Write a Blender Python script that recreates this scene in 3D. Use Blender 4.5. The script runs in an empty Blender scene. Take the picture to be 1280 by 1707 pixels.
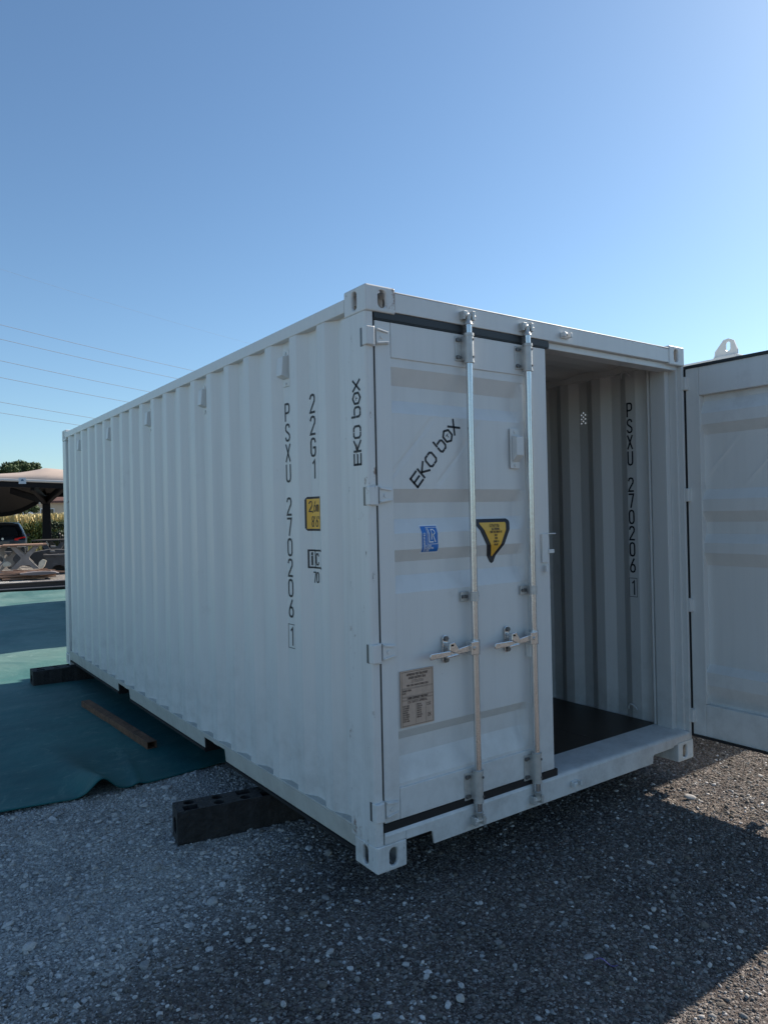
import bpy, bmesh, math, random
import numpy as np
from mathutils import Vector, Matrix
R = math.radians
random.seed(7); np.random.seed(7)
SC = bpy.context.scene
COL = SC.collection
# ------------------------------------------------------------------ camera
CAM = Vector((-1.7832, -2.5967, 1.5696)); YAW, PITCH, ROLL = 0.621, 0.0049, -0.0214
FPX = 1202.07
_f = Vector((math.sin(YAW)*math.cos(PITCH), math.cos(YAW)*math.cos(PITCH), math.sin(PITCH)))
_r = Vector((math.cos(YAW), -math.sin(YAW), 0)); _u = _r.cross(_f)
_r2 = _r*math.cos(ROLL)+_u*math.sin(ROLL); _u2 = _r2.cross(_f)
cd = bpy.data.cameras.new('camera'); cam = bpy.data.objects.new('camera', cd); COL.objects.link(cam)
M3 = Matrix((_r2, _u2, -_f)).transposed()
cam.matrix_world = Matrix.Translation(CAM) @ M3.to_4x4()
cd.sensor_fit = 'VERTICAL'; cd.sensor_height = 36.0; cd.lens = FPX/1707*36.0
cd.clip_start = 0.05; cd.clip_end = 3000
SC.camera = cam
# ------------------------------------------------------------------ light
SUN_EL = R(36.5); SUN_AZ = R(0.7)          # azimuth measured from +x towards +y
world = bpy.data.worlds.new("World"); SC.world = world; world.use_nodes = True
wn = world.node_tree.nodes; wl = world.node_tree.links
bg = wn['Background']; sky = wn.new('ShaderNodeTexSky'); sky.sky_type = 'NISHITA'
sky.sun_disc = False; sky.sun_elevation = SUN_EL; sky.sun_rotation = math.pi/2 - SUN_AZ
sky.altitude = 50; sky.air_density = 1.0; sky.dust_density = 0.55; sky.ozone_density = 2.4
tint = wn.new('ShaderNodeMix'); tint.data_type = 'RGBA'; tint.blend_type = 'MULTIPLY'; tint.inputs[0].default_value = 1; tint.inputs[7].default_value = (.84, .98, 1.03, 1)
wl.new(sky.outputs[0], tint.inputs[6]); wl.new(tint.outputs[2], bg.inputs['Color']); bg.inputs['Strength'].default_value = 0.10
sd = bpy.data.lights.new('sun', 'SUN'); sun = bpy.data.objects.new('sun', sd); COL.objects.link(sun)
sd.energy = 5.0; sd.angle = R(0.53); sd.color = (1.0, 0.90, 0.78)
sv = Vector((math.cos(SUN_EL)*math.cos(SUN_AZ), math.cos(SUN_EL)*math.sin(SUN_AZ), math.sin(SUN_EL)))
sun.rotation_euler = sv.to_track_quat('Z', 'Y').to_euler(); sun.location = (30, 0, 30)
SC.view_settings.view_transform = 'Standard'; SC.view_settings.look = 'None'
SC.view_settings.gamma = 1; SC.view_settings.exposure = 0.57
# ------------------------------------------------------------------ constants
W, H, L = 2.438, 2.591, 6.058       # shipping container
G = -0.18                            # ground level (container stands on blocks, its underside is z = 0)

def ray(px, py): return _f + _r2*((px-640)/FPX) - _u2*((py-853.5)/FPX)
def at(px, py, depth): return CAM + ray(px, py)*depth          # a measured point at a real depth
def gnd(px, py, z=G):
    d = ray(px, py); return CAM + d*((z-CAM.z)/d.z)
# ------------------------------------------------------------------ mesh helpers
class MB:
    def __init__(s, T=None): s.v = []; s.f = []; s.sm = []; s.T = T
    def add(s, vs, fs, smooth=False):
        n = len(s.v)
        s.v += [(s.T(*p) if s.T else tuple(p)) for p in vs]
        s.f += [tuple(i+n for i in f) for f in fs]; s.sm += [smooth]*len(fs); return s
    def box(s, x0, x1, y0, y1, z0, z1):
        return s.add([(x0,y0,z0),(x1,y0,z0),(x1,y1,z0),(x0,y1,z0),(x0,y0,z1),(x1,y0,z1),(x1,y1,z1),(x0,y1,z1)],
                     [(0,3,2,1),(4,5,6,7),(0,1,5,4),(1,2,6,5),(2,3,7,6),(3,0,4,7)])
    def obox(s, c, ax, ay, az, hx, hy, hz):
        c, ax, ay, az = Vector(c), Vector(ax), Vector(ay), Vector(az)
        vs = [c+ax*(i*hx)+ay*(j*hy)+az*(k*hz) for k in (-1,1) for (i,j) in ((-1,-1),(1,-1),(1,1),(-1,1))]
        return s.add(vs, [(0,3,2,1),(4,5,6,7),(0,1,5,4),(1,2,6,5),(2,3,7,6),(3,0,4,7)])
    def bar(s, p, q, w, h, up=(0,0,1)):
        p, q = Vector(p), Vector(q); d = (q-p); l = d.length; d.normalize(); up = Vector(up)
        x = d.cross(up).normalized(); u = x.cross(d).normalized()
        return s.obox((p+q)/2, d, x, u, l/2, w/2, h/2)
    def cyl(s, p, q, r, n=16, r2=None, caps=True, smooth=True):
        p, q = Vector(p), Vector(q); d = (q-p).normalized(); r2 = r if r2 is None else r2
        a = d.cross(Vector((0,0,1)) if abs(d.z) < .9 else Vector((1,0,0))).normalized(); b = d.cross(a)
        vs = [p+(a*math.cos(t)+b*math.sin(t))*r for t in [2*math.pi*i/n for i in range(n)]]
        vs += [q+(a*math.cos(t)+b*math.sin(t))*r2 for t in [2*math.pi*i/n for i in range(n)]]
        s.add(vs, [(i,(i+1)%n,n+(i+1)%n,n+i) for i in range(n)], smooth)
        if caps: s.add(vs, [tuple(range(n))[::-1], tuple(range(n,2*n))])
        return s
    def tube(s, pts, r, n=8, smooth=True):
        pts = [Vector(p) for p in pts]; vs = []; rr = r if isinstance(r, (list, tuple)) else [r]*len(pts)
        for i, p in enumerate(pts):
            d = (pts[min(i+1, len(pts)-1)]-pts[max(i-1, 0)]).normalized()
            a = d.cross(Vector((0,0,1)) if abs(d.z) < .9 else Vector((1,0,0))).normalized(); b = d.cross(a)
            vs += [p+(a*math.cos(2*math.pi*k/n)+b*math.sin(2*math.pi*k/n))*rr[i] for k in range(n)]
        fs = [(i*n+k, i*n+(k+1)%n, (i+1)*n+(k+1)%n, (i+1)*n+k) for i in range(len(pts)-1) for k in range(n)]
        s.add(vs, fs, smooth); m = (len(pts)-1)*n
        return s.add(vs, [tuple(range(n))[::-1], tuple(range(m, m+n))])
    def prism(s, poly, fn, t0, t1):
        """poly of 2D points; fn(a, b, t) -> point"""
        n = len(poly); vs = [fn(a, b, t0) for a, b in poly]+[fn(a, b, t1) for a, b in poly]
        return s.add(vs, [tuple(range(n))[::-1], tuple(range(n, 2*n))]+[(i,(i+1)%n,n+(i+1)%n,n+i) for i in range(n)])
    def grid(s, fn, us, vs_, thick=None, smooth=False):
        nu, nv = len(us), len(vs_); P = [Vector(fn(u, v)) for v in vs_ for u in us]
        F = [(j*nu+i, j*nu+i+1, (j+1)*nu+i+1, (j+1)*nu+i) for j in range(nv-1) for i in range(nu-1)]
        if thick is None: return s.add(P, F, smooth)
        t = Vector(thick); n = len(P); Q = P+[p+t for p in P]
        F2 = F+[tuple(i+n for i in f)[::-1] for f in F]
        ring = [i for i in range(nu)]+[j*nu+nu-1 for j in range(1, nv)]+[(nv-1)*nu+i for i in range(nu-2, -1, -1)]+[j*nu for j in range(nv-2, 0, -1)]
        F2 += [(ring[(k+1) % len(ring)], ring[k], ring[k]+n, ring[(k+1) % len(ring)]+n) for k in range(len(ring))]
        return s.add(Q, F2, smooth)
    def holed(s, outer, hole, fn, t0, t1):
        """flat plate (outer loop, hole loop) at t0 whose hole is lined back to t1"""
        bm = bmesh.new(); E = []
        for lp in (outer, hole):
            vs = [bm.verts.new((a, b, 0)) for a, b in lp]
            E += [bm.edges.new((vs[i], vs[(i+1) % len(vs)])) for i in range(len(vs))]
        bmesh.ops.triangle_fill(bm, edges=E, use_beauty=True)
        bm.verts.index_update()
        s.add([fn(v.co.x, v.co.y, t0) for v in bm.verts], [tuple(v.index for v in f.verts) for f in bm.faces]); bm.free()
        n = len(hole)
        return s.add([fn(a, b, t0) for a, b in hole]+[fn(a, b, t1) for a, b in hole], [(i,(i+1)%n,n+(i+1)%n,n+i) for i in range(n)])
    def build(s, name, mat, parent=None, bevel=0, origin=(0,0,0), seg=2, recalc=True, weld=False):
        me = bpy.data.meshes.new(name); o = Vector(origin)
        me.from_pydata([tuple(Vector(p)-o) for p in s.v], [], s.f)
        me.polygons.foreach_set('use_smooth', s.sm)
        if recalc or weld:
            bm = bmesh.new(); bm.from_mesh(me)
            if weld: bmesh.ops.remove_doubles(bm, verts=bm.verts, dist=1e-5)
            bmesh.ops.recalc_face_normals(bm, faces=bm.faces); bm.to_mesh(me); bm.free()
        me.materials.append(mat)
        ob = bpy.data.objects.new(name, me); COL.objects.link(ob)
        if parent is not None: ob.parent = parent
        else: ob.location = o
        if bevel:
            m = ob.modifiers.new('b', 'BEVEL'); m.width = bevel; m.segments = seg; m.limit_method = 'ANGLE'; m.angle_limit = R(40)
        return ob
def tag(o, label=None, cat=None, group=None, kind=None):
    for k, v in (('label', label), ('category', cat), ('group', group), ('kind', kind)):
        if v: o[k] = v
    return o
def empty(name, loc, label, cat, group=None, rz=0):
    o = bpy.data.objects.new(name, None); COL.objects.link(o); o.location = loc; o.rotation_euler = (0,0,rz)
    o.empty_display_size = .1; return tag(o, label, cat, group)
# ------------------------------------------------------------------ materials
def mat(name, col, rough=.5, metal=0, var=0, vscale=4, bump=0, bscale=60, spec=.5, col2=None, detail=4, stretch=None, coat=0):
    m = bpy.data.materials.new(name); m.use_nodes = True; nt = m.node_tree; b = nt.nodes['Principled BSDF']
    b.inputs['Base Color'].default_value = (*col, 1); b.inputs['Roughness'].default_value = rough
    b.inputs['Metallic'].default_value = metal; b.inputs['Specular IOR Level'].default_value = spec
    b.inputs['Coat Weight'].default_value = coat
    if var or bump:
        tc = nt.nodes.new('ShaderNodeTexCoord'); src = tc.outputs['Object']
        if stretch:
            mp = nt.nodes.new('ShaderNodeMapping'); mp.inputs['Scale'].default_value = stretch
            nt.links.new(src, mp.inputs[0]); src = mp.outputs[0]
    if var:
        n = nt.nodes.new('ShaderNodeTexNoise'); n.inputs['Scale'].default_value = vscale; n.inputs['Detail'].default_value = detail
        n.inputs['Roughness'].default_value = .6
        nt.links.new(src, n.inputs['Vector'])
        rp = nt.nodes.new('ShaderNodeValToRGB'); rp.color_ramp.elements[0].position = .3; rp.color_ramp.elements[1].position = .7
        c2 = col2 or tuple(c*(1-var) for c in col)
        rp.color_ramp.elements[0].color = (*c2, 1); rp.color_ramp.elements[1].color = (*col, 1)
        nt.links.new(n.outputs['Fac'], rp.inputs[0]); nt.links.new(rp.outputs[0], b.inputs['Base Color'])
    if bump:
        n2 = nt.nodes.new('ShaderNodeTexNoise'); n2.inputs['Scale'].default_value = bscale; n2.inputs['Detail'].default_value = 5
        nt.links.new(src, n2.inputs['Vector'])
        bp = nt.nodes.new('ShaderNodeBump'); bp.inputs['Strength'].default_value = bump; bp.inputs['Distance'].default_value = .01
        nt.links.new(n2.outputs['Fac'], bp.inputs['Height']); nt.links.new(bp.outputs[0], b.inputs['Normal'])
    return m
def nd(nt, t, **kw):
    n = nt.nodes.new(t)
    for k, v in kw.items():
        if k in n.inputs: n.inputs[k].default_value = v
        else: setattr(n, k, v)
    return n
def paint(name, col, dirt=.35, rough=.38, scuff=True, rust=0):
    """container paint: faint vertical streaks, sparse grime flecks, slightly uneven sheet"""
    m = bpy.data.materials.new(name); m.use_nodes = True; nt = m.node_tree; b = nt.nodes['Principled BSDF']; ln = nt.links.new
    g = nt.nodes.new('ShaderNodeNewGeometry')
    mp = nd(nt, 'ShaderNodeMapping'); mp.inputs['Scale'].default_value = (14, 14, .8); ln(g.outputs['Position'], mp.inputs[0])
    n1 = nd(nt, 'ShaderNodeTexNoise', Scale=1.3, Detail=5.0, Roughness=.65); ln(mp.outputs[0], n1.inputs['Vector'])
    r1 = nd(nt, 'ShaderNodeMapRange'); r1.inputs[1].default_value = .45; r1.inputs[2].default_value = .8; r1.inputs[3].default_value = 0; r1.inputs[4].default_value = dirt*.5
    ln(n1.outputs['Fac'], r1.inputs[0])
    n2 = nd(nt, 'ShaderNodeTexNoise', Scale=2.2, Detail=8.0, Roughness=.75); ln(g.outputs['Position'], n2.inputs['Vector'])
    r2 = nd(nt, 'ShaderNodeMapRange'); r2.inputs[1].default_value = .6; r2.inputs[2].default_value = .74; r2.inputs[3].default_value = 0; r2.inputs[4].default_value = dirt
    ln(n2.outputs['Fac'], r2.inputs[0])
    n3 = nd(nt, 'ShaderNodeTexNoise', Scale=34.0, Detail=3.0, Roughness=.6); ln(g.outputs['Position'], n3.inputs['Vector'])
    r3 = nd(nt, 'ShaderNodeMapRange'); r3.inputs[1].default_value = .72; r3.inputs[2].default_value = .78; r3.inputs[3].default_value = 0; r3.inputs[4].default_value = dirt if scuff else 0
    ln(n3.outputs['Fac'], r3.inputs[0])
    a = nd(nt, 'ShaderNodeMath', operation='ADD'); ln(r1.outputs[0], a.inputs[0]); ln(r2.outputs[0], a.inputs[1])
    a3 = nd(nt, 'ShaderNodeMath', operation='ADD', use_clamp=True); ln(a.outputs[0], a3.inputs[0]); ln(r3.outputs[0], a3.inputs[1])
    sz = nd(nt, 'ShaderNodeSeparateXYZ'); ln(g.outputs['Position'], sz.inputs[0])
    lo_ = nd(nt, 'ShaderNodeMapRange'); lo_.inputs[1].default_value = .75; lo_.inputs[2].default_value = .05; lo_.inputs[3].default_value = 0; lo_.inputs[4].default_value = .55; ln(sz.outputs[2], lo_.inputs[0])
    nl = nd(nt, 'ShaderNodeTexNoise', Scale=6.0, Detail=8.0, Roughness=.75); ln(g.outputs['Position'], nl.inputs['Vector'])
    nm = nd(nt, 'ShaderNodeMapRange'); nm.inputs[1].default_value = .42; nm.inputs[2].default_value = .70; ln(nl.outputs['Fac'], nm.inputs[0])
    lm = nd(nt, 'ShaderNodeMath', operation='MULTIPLY'); ln(lo_.outputs[0], lm.inputs[0]); ln(nm.outputs[0], lm.inputs[1])
    a2 = nd(nt, 'ShaderNodeMath', operation='ADD', use_clamp=True); ln(a3.outputs[0], a2.inputs[0]); ln(lm.outputs[0], a2.inputs[1])
    mx = nd(nt, 'ShaderNodeMix', data_type='RGBA'); mx.inputs[6].default_value = (*col, 1); mx.inputs[7].default_value = (.30, .285, .26, 1)
    ln(a2.outputs[0], mx.inputs[0]); outc = mx.outputs[2]
    if rust:
        for sc_, lo, cc, st3 in ((9.0, .615, (.16, .07, .03, 1), (1, 1, .55)), (22.0, .645, (.04, .036, .034, 1), (1, 1, .3))):
            m3 = nd(nt, 'ShaderNodeMapping'); m3.inputs['Scale'].default_value = st3; ln(g.outputs['Position'], m3.inputs[0])
            nr = nd(nt, 'ShaderNodeTexNoise', Scale=sc_, Detail=7.0, Roughness=.72); ln(m3.outputs[0], nr.inputs['Vector'])
            rr_ = nd(nt, 'ShaderNodeMapRange'); rr_.inputs[1].default_value = lo; rr_.inputs[2].default_value = lo+.05; rr_.inputs[3].default_value = 0; rr_.inputs[4].default_value = rust; ln(nr.outputs['Fac'], rr_.inputs[0])
            mm = nd(nt, 'ShaderNodeMix', data_type='RGBA'); mm.inputs[7].default_value = cc; ln(rr_.outputs[0], mm.inputs[0]); ln(outc, mm.inputs[6]); outc = mm.outputs[2]
    ln(outc, b.inputs['Base Color'])
    rr = nd(nt, 'ShaderNodeMapRange'); rr.inputs[3].default_value = rough; rr.inputs[4].default_value = rough+.25
    ln(a2.outputs[0], rr.inputs[0]); ln(rr.outputs[0], b.inputs['Roughness'])
    n4 = nd(nt, 'ShaderNodeTexNoise', Scale=3.0, Detail=2.0); ln(g.outputs['Position'], n4.inputs['Vector'])
    bp = nd(nt, 'ShaderNodeBump', Strength=.35, Distance=.012); ln(n4.outputs['Fac'], bp.inputs['Height']); ln(bp.outputs[0], b.inputs['Normal'])
    return m
M = dict(
    paint=paint('white_container_paint', (.66, .665, .65), .22),
    post=paint('worn_post_paint', (.66, .665, .65), .5, rust=.8),
    rail=paint('warm_grey_rail_paint', (.50, .495, .45), .35, .55),  # darker, warmer grey than the wall paint
    inner=paint('inside_paint', (.60, .61, .60), .25, .5, False),
    trim=mat('rubber_gasket', (.012, .014, .017), .45),
    joint=mat('dark_joint_and_shade', (.006, .006, .007), .8),  # near-black for joints and for the painted shade in the sill pockets
    ink=mat('black_lettering', (.012, .014, .02), .5),
    zinc=mat('galvanised_steel', (.68, .69, .69), .26, .92, .08, 30, .04, 60),
    zincd=mat('weathered_galvanised_steel', (.58, .58, .56), .5, .55, .2, 26, .08, 60),
    bolt=mat('dark_bolt_and_slot_shade', (.16, .16, .16), .45, .7),
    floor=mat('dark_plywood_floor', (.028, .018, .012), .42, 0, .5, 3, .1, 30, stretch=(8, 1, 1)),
    yellow=mat('yellow_sticker', (.85, .47, .05), .4, 0, .12, 12),
    blue=mat('blue_sticker', (.008, .15, .48), .35),
    white=mat('white_sticker', (.75, .77, .78), .4),
    plate=mat('tan_data_plate', (.54, .40, .31), .55, 0, .15, 30),
    platei=mat('plate_print', (.10, .07, .055), .6),
    rubber=mat('recycled_black_plastic', (.030, .028, .028), .8, 0, .6, 22, 1.0, 55),
    rust=mat('rusty_steel', (.19, .095, .050), .85, 0, .6, 18, .5, 60),
)
# ------------------------------------------------------------------ stroke lettering
GL = {
 'A': [[(0,0),(.25,1),(.5,0)],[(.09,.35),(.41,.35)]], 'B': [[(0,0),(0,1),(.35,1),(.47,.88),(.47,.63),(.35,.53),(0,.53)],[(.35,.53),(.5,.4),(.5,.12),(.37,0),(0,0)]],
 'C': [[(.5,.8),(.42,.96),(.25,1),(.08,.96),(0,.8),(0,.2),(.08,.04),(.25,0),(.42,.04),(.5,.2)]], 'D': [[(0,0),(0,1),(.3,1),(.5,.8),(.5,.2),(.3,0),(0,0)]],
 'E': [[(.5,1),(0,1),(0,0),(.5,0)],[(0,.52),(.42,.52)]], 'F': [[(.5,1),(0,1),(0,0)],[(0,.52),(.42,.52)]],
 'G': [[(.5,.8),(.42,.96),(.25,1),(.08,.96),(0,.8),(0,.2),(.08,.04),(.25,0),(.42,.04),(.5,.2),(.5,.48),(.27,.48)]],
 'H': [[(0,0),(0,1)],[(.5,0),(.5,1)],[(0,.52),(.5,.52)]], 'I': [[(.25,0),(.25,1)]], 'K': [[(0,0),(0,1)],[(.5,1),(0,.42)],[(.16,.6),(.5,0)]],
 'L': [[(0,1),(0,0),(.5,0)]], 'M': [[(0,0),(0,1),(.27,.4),(.55,1),(.55,0)]], 'N': [[(0,0),(0,1),(.5,0),(.5,1)]],
 'O': [[(.25,1),(.42,.95),(.5,.8),(.5,.2),(.42,.05),(.25,0),(.08,.05),(0,.2),(0,.8),(.08,.95),(.25,1)]],
 'P': [[(0,0),(0,1),(.3,1),(.45,.95),(.5,.84),(.5,.62),(.45,.5),(.3,.45),(0,.45)]], 'R': [[(0,0),(0,1),(.32,1),(.5,.86),(.5,.62),(.32,.5),(0,.5)],[(.26,.5),(.5,0)]],
 'S': [[(.48,.82),(.42,.95),(.25,1),(.08,.95),(0,.82),(.02,.66),(.12,.57),(.36,.44),(.48,.33),(.5,.18),(.42,.05),(.25,0),(.08,.05),(0,.18)]],
 'T': [[(0,1),(.5,1)],[(.25,1),(.25,0)]], 'U': [[(0,1),(0,.2),(.08,.05),(.25,0),(.42,.05),(.5,.2),(.5,1)]], 'V': [[(0,1),(.25,0),(.5,1)]],
 'W': [[(0,1),(.14,0),(.28,.7),(.42,0),(.56,1)]], 'X': [[(0,0),(.5,1)],[(0,1),(.5,0)]], 'Y': [[(0,1),(.25,.5),(.5,1)],[(.25,.5),(.25,0)]],
 'Z': [[(0,1),(.5,1),(0,0),(.5,0)]], '1': [[(.08,.84),(.28,1),(.28,0)]], '7': [[(0,1),(.5,1),(.2,0)]], '-': [[(.1,.5),(.4,.5)]],
 '2': [[(0,.8),(.07,.95),(.25,1),(.43,.95),(.5,.8),(.47,.62),(.06,.14),(0,0),(.5,0)]],
 '6': [[(.40,1),(.12,.58),(.02,.38),(0,.2),(.08,.05),(.25,0),(.42,.05),(.5,.2),(.5,.38),(.42,.53),(.25,.58),(.1,.53)]],
 '8': [[(.25,1),(.42,.95),(.47,.8),(.42,.6),(.25,.53),(.08,.6),(.03,.8),(.08,.95),(.25,1)],[(.25,.53),(.43,.46),(.5,.28),(.43,.05),(.25,0),(.07,.05),(0,.28),(.07,.46),(.25,.53)]],
 ',': [[(.05,.06),(0,-.14)]], "'": [[(.05,1),(.03,.78)]], '"': [[(.03,1),(.02,.78)],[(.17,1),(.16,.78)]], 'm': [[(0,0),(0,.62),(.2,.62),(.25,.5),(.25,0)],[(.25,.5),(.3,.62),(.45,.62),(.5,.5),(.5,0)]],
 'i': [[(.1,0),(.1,.68)],[(.1,.84),(.1,.98)]], '.': [[(.02,0),(.02,.06)]],
}
GL['0'] = GL['O']; GL['3'] = [[(0,.9),(.2,1),(.45,.9),(.45,.65),(.2,.53),(.5,.4),(.5,.12),(.25,0),(0,.1)]]; GL['4'] = [[(.4,0),(.4,1),(0,.3),(.5,.3)]]
GL['5'] = [[(.48,1),(.05,1),(.02,.55),(.3,.6),(.5,.45),(.5,.15),(.3,0),(0,.05)]]; GL['9'] = [[(.1,0),(.5,.5),(.5,.85),(.25,1),(0,.85),(0,.6),(.25,.45),(.5,.6)]]
def stroke(mb, pts, w, fn, step=.012):
    """polyline of width w in (a, b); fn(a, b) -> 3D point on the painted surface"""
    pts = [Vector(p) for p in pts]; n = len(pts)
    closed = (pts[0]-pts[-1]).length < 1e-6 and n > 3
    L_, R_ = [], []
    for i, p in enumerate(pts):
        if closed and i in (0, n-1): d0 = (pts[-1]-pts[-2]).normalized(); d1 = (pts[1]-pts[0]).normalized()
        else:
            d0 = (p-pts[i-1]).normalized() if i > 0 else (pts[1]-p).normalized()
            d1 = (pts[i+1]-p).normalized() if i < n-1 else d0
        t = d0+d1; t = d1 if t.length < 1e-4 else t.normalized()
        k = 1/max(.55, t.dot(d1)); nn = Vector((-t.y, t.x))*(w/2*k)
        q = p.copy()
        if not closed:
            if i == 0: q = p-d1*w*.35
            if i == n-1: q = p+d0*w*.35
        L_.append(q+nn); R_.append(q-nn)
    for i in range(n-1):
        m = max(1, int((pts[i+1]-pts[i]).length/step))
        for k in range(m):
            a, b = k/m, (k+1)/m
            q = [L_[i].lerp(L_[i+1], a), R_[i].lerp(R_[i+1], a), R_[i].lerp(R_[i+1], b), L_[i].lerp(L_[i+1], b)]
            mb.add([fn(*v) for v in q], [(0,1,2,3)])
def text(mb, s, a, b, h, w, fn, sx=1.0, gap=.22, ang=0, center=False):
    ca, sa = math.cos(ang), math.sin(ang)
    adv = [((max(p[0] for st in GL[c] for p in st) if c in GL else .3)+gap)*h*sx for c in s]
    x = -(sum(adv)-gap*h*sx)/2 if center else 0
    for c, ad in zip(s, adv):
        for st in GL.get(c, []):
            P = [((x+u*h*sx), v*h) for u, v in st]
            stroke(mb, [(a+p*ca-q*sa, b+p*sa+q*ca) for p, q in P], w, fn)
        x += ad
# the angular logo word: two words of square broken letters and a hexagon
def logo(mb, a, b, h, fn, ang):
    ca, sa = math.cos(ang), math.sin(ang); w = h*.19
    S = []
    x = 0
    S += [[(x,0),(x,1)],[(x,1),(x+.85,1)],[(x,.5),(x+.8,.5)],[(x,0),(x+.85,0)]]; x += 1.1
    S += [[(x,0),(x,1)],[(x+.12,.5),(x+.85,1)],[(x+.12,.5),(x+.85,0)]]; x += 1.12
    S += [[(x+.38,1),(x+.18,1),(x,.82),(x,.18),(x+.18,0),(x+.38,0)],[(x+.56,1),(x+.78,1),(x+.96,.82),(x+.96,.18),(x+.78,0),(x+.56,0)]]; x += 1.75
    S += [[(x,1.25),(x,.75)],[(x,.55),(x,.18),(x+.14,0),(x+.34,0)],[(x+.2,.85),(x+.62,.85),(x+.78,.7),(x+.78,.18),(x+.62,0),(x+.5,0)]]; x += 1.0
    cx = x+.52; hx = [(cx+.5*math.cos(R(30+60*k)), .5+.56*math.sin(R(30+60*k))) for k in range(6)]
    for k in range(6):
        p, q = Vector(hx[k]), Vector(hx[(k+1) % 6]); S.append([tuple(p.lerp(q, .07)), tuple(p.lerp(q, .93))])
    x += 1.16
    S += [[(x,0),(x+.85,1)],[(x,1),(x+.85,0)]]
    for st in S: stroke(mb, [(a+(p*ca-q*sa)*h, b+(p*sa+q*ca)*h) for p, q in st], w, fn)
    for st in ([(cx-.16,.6),(cx+.16,.6)], [(cx,.6),(cx,.34)]): stroke(mb, [(a+(p*ca-q*sa)*h, b+(p*sa+q*ca)*h) for p, q in st], h*.06, fn)
# ------------------------------------------------------------------ castings, corrugation
def slot(ca, cb, ra, rb, n=5):
    """stadium hole: half sizes ra, rb"""
    r = min(ra, rb); P = []
    for (sx, sy, a0) in ((1,1,0),(-1,1,90),(-1,-1,180),(1,-1,270)):
        for k in range(n+1):
            t = R(a0+90*k/n); P.append((ca+sx*(ra-r)+r*math.cos(t), cb+sy*(rb-r)+r*math.sin(t)))
    out = []
    for p in P:
        if not out or (Vector(p)-Vector(out[-1])).length > 1e-4: out.append(p)
    if (Vector(out[0])-Vector(out[-1])).length < 1e-4: out.pop()
    return out
def casting(cx, cy, z0, sx, sy, top):
    """corner fitting; (cx, cy) outer corner, sx/sy = direction inwards"""
    mb = MB(); A, B, C = .162, .178, .118
    X = lambda u: cx+sx*u; Y = lambda v: cy+sy*v; Z = lambda w: z0+w
    mb.holed([(0,0),(A,0),(A,C),(0,C)], slot(.089, C/2, .022, .040), lambda a, b, t: (X(a), Y(t), Z(b)), 0, .014)
    mb.holed([(0,0),(B,0),(B,C),(0,C)], slot(.095, C/2, .020, .042), lambda a, b, t: (X(t), Y(a), Z(b)), 0, .014)
    zt = C if top else 0; zi = C-.014 if top else .014
    mb.holed([(0,0),(A,0),(A,B),(0,B)], slot(A/2, B/2, .032, .062), lambda a, b, t: (X(a), Y(b), Z(t)), zt, zi)
    z2 = 0 if top else C
    mb.add([(X(0),Y(0),Z(z2)),(X(A),Y(0),Z(z2)),(X(A),Y(B),Z(z2)),(X(0),Y(B),Z(z2))], [(0,1,2,3)])
    mb.add([(X(A),Y(0),Z(0)),(X(A),Y(B),Z(0)),(X(A),Y(B),Z(C)),(X(A),Y(0),Z(C))], [(0,1,2,3)])
    mb.add([(X(0),Y(B),Z(0)),(X(A),Y(B),Z(0)),(X(A),Y(B),Z(C)),(X(0),Y(B),Z(C))], [(0,1,2,3)])
    return mb
def corr(y0, y1, phase, outer, inner, flat=.072, slope=.068, pitch=.2812):
    """profile points (y, x): outer flat ends at phase + k*pitch"""
    P = []; k = math.floor((y0-phase)/pitch)-1
    while True:
        e = phase+k*pitch
        P += [(e-flat, outer), (e, outer), (e+slope, inner), (e+pitch-flat-slope, inner)]
        k += 1
        if e > y1+1: break
    def xat(y):
        for (a, xa), (b, xb) in zip(P, P[1:]):
            if a <= y <= b: return xa+(xb-xa)*(y-a)/max(1e-9, b-a)
    Q = [(y0, xat(y0))]+[p for p in P if y0 < p[0] < y1]+[(y1, xat(y1))]
    return Q, xat
def vent(x, y, z, sx, parent):
    """small ventilator hood on a side wall, sx = outward direction in x"""
    mb = MB(); h, w, d = .19, .062, .045
    mb.box(min(x, x+sx*.006), max(x, x+sx*.006), y-w/2-.004, y+w/2+.004, z-h/2, z+h/2)
    prof = [(-h*.30, 0), (-h*.22, d), (h*.30, d*.8), (h*.36, 0)]
    mb.prism(prof, lambda a, b, t: (x+sx*(b+.004), t, z+a), y-w/2, y+w/2)
    v = mb.build('vent_cover', M['paint'], parent, bevel=.003)
    for zz in (z-h*.42, z+h*.42):
        MB().cyl((x, y, zz), (x+sx*.012, y, zz), .008, 8).build('rivet', M['paint'], v)
    return v
# ================================================================== THE CONTAINER
BOX = empty('shipping_container', (0,0,0), 'white twenty-foot shipping container with one door open, standing on black blocks', 'shipping container')
for (cx, sx) in ((0,1),(W,-1)):
    for (cy, sy) in ((0,1),(L,-1)):
        for z0, top in ((0,False),(H-.118,True)):
            casting(cx, cy, z0, sx, sy, top).build('corner_casting', M['post'], BOX, bevel=.007, weld=True, seg=3)
# side walls
PH = .432
Q, wall_x = corr(.206, L-.13, PH, .004, .040)
mb = MB()
zs = [.13, 2.51]
mb.grid(lambda i, z: (Q[int(i)][1], Q[int(i)][0], z), list(range(len(Q))), zs, thick=(.003,0,0))
mb.build('side_wall', M['paint'], BOX)
Q2, wall_x2 = corr(.20, L-.13, .552, W-.004, W-.040)
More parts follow.
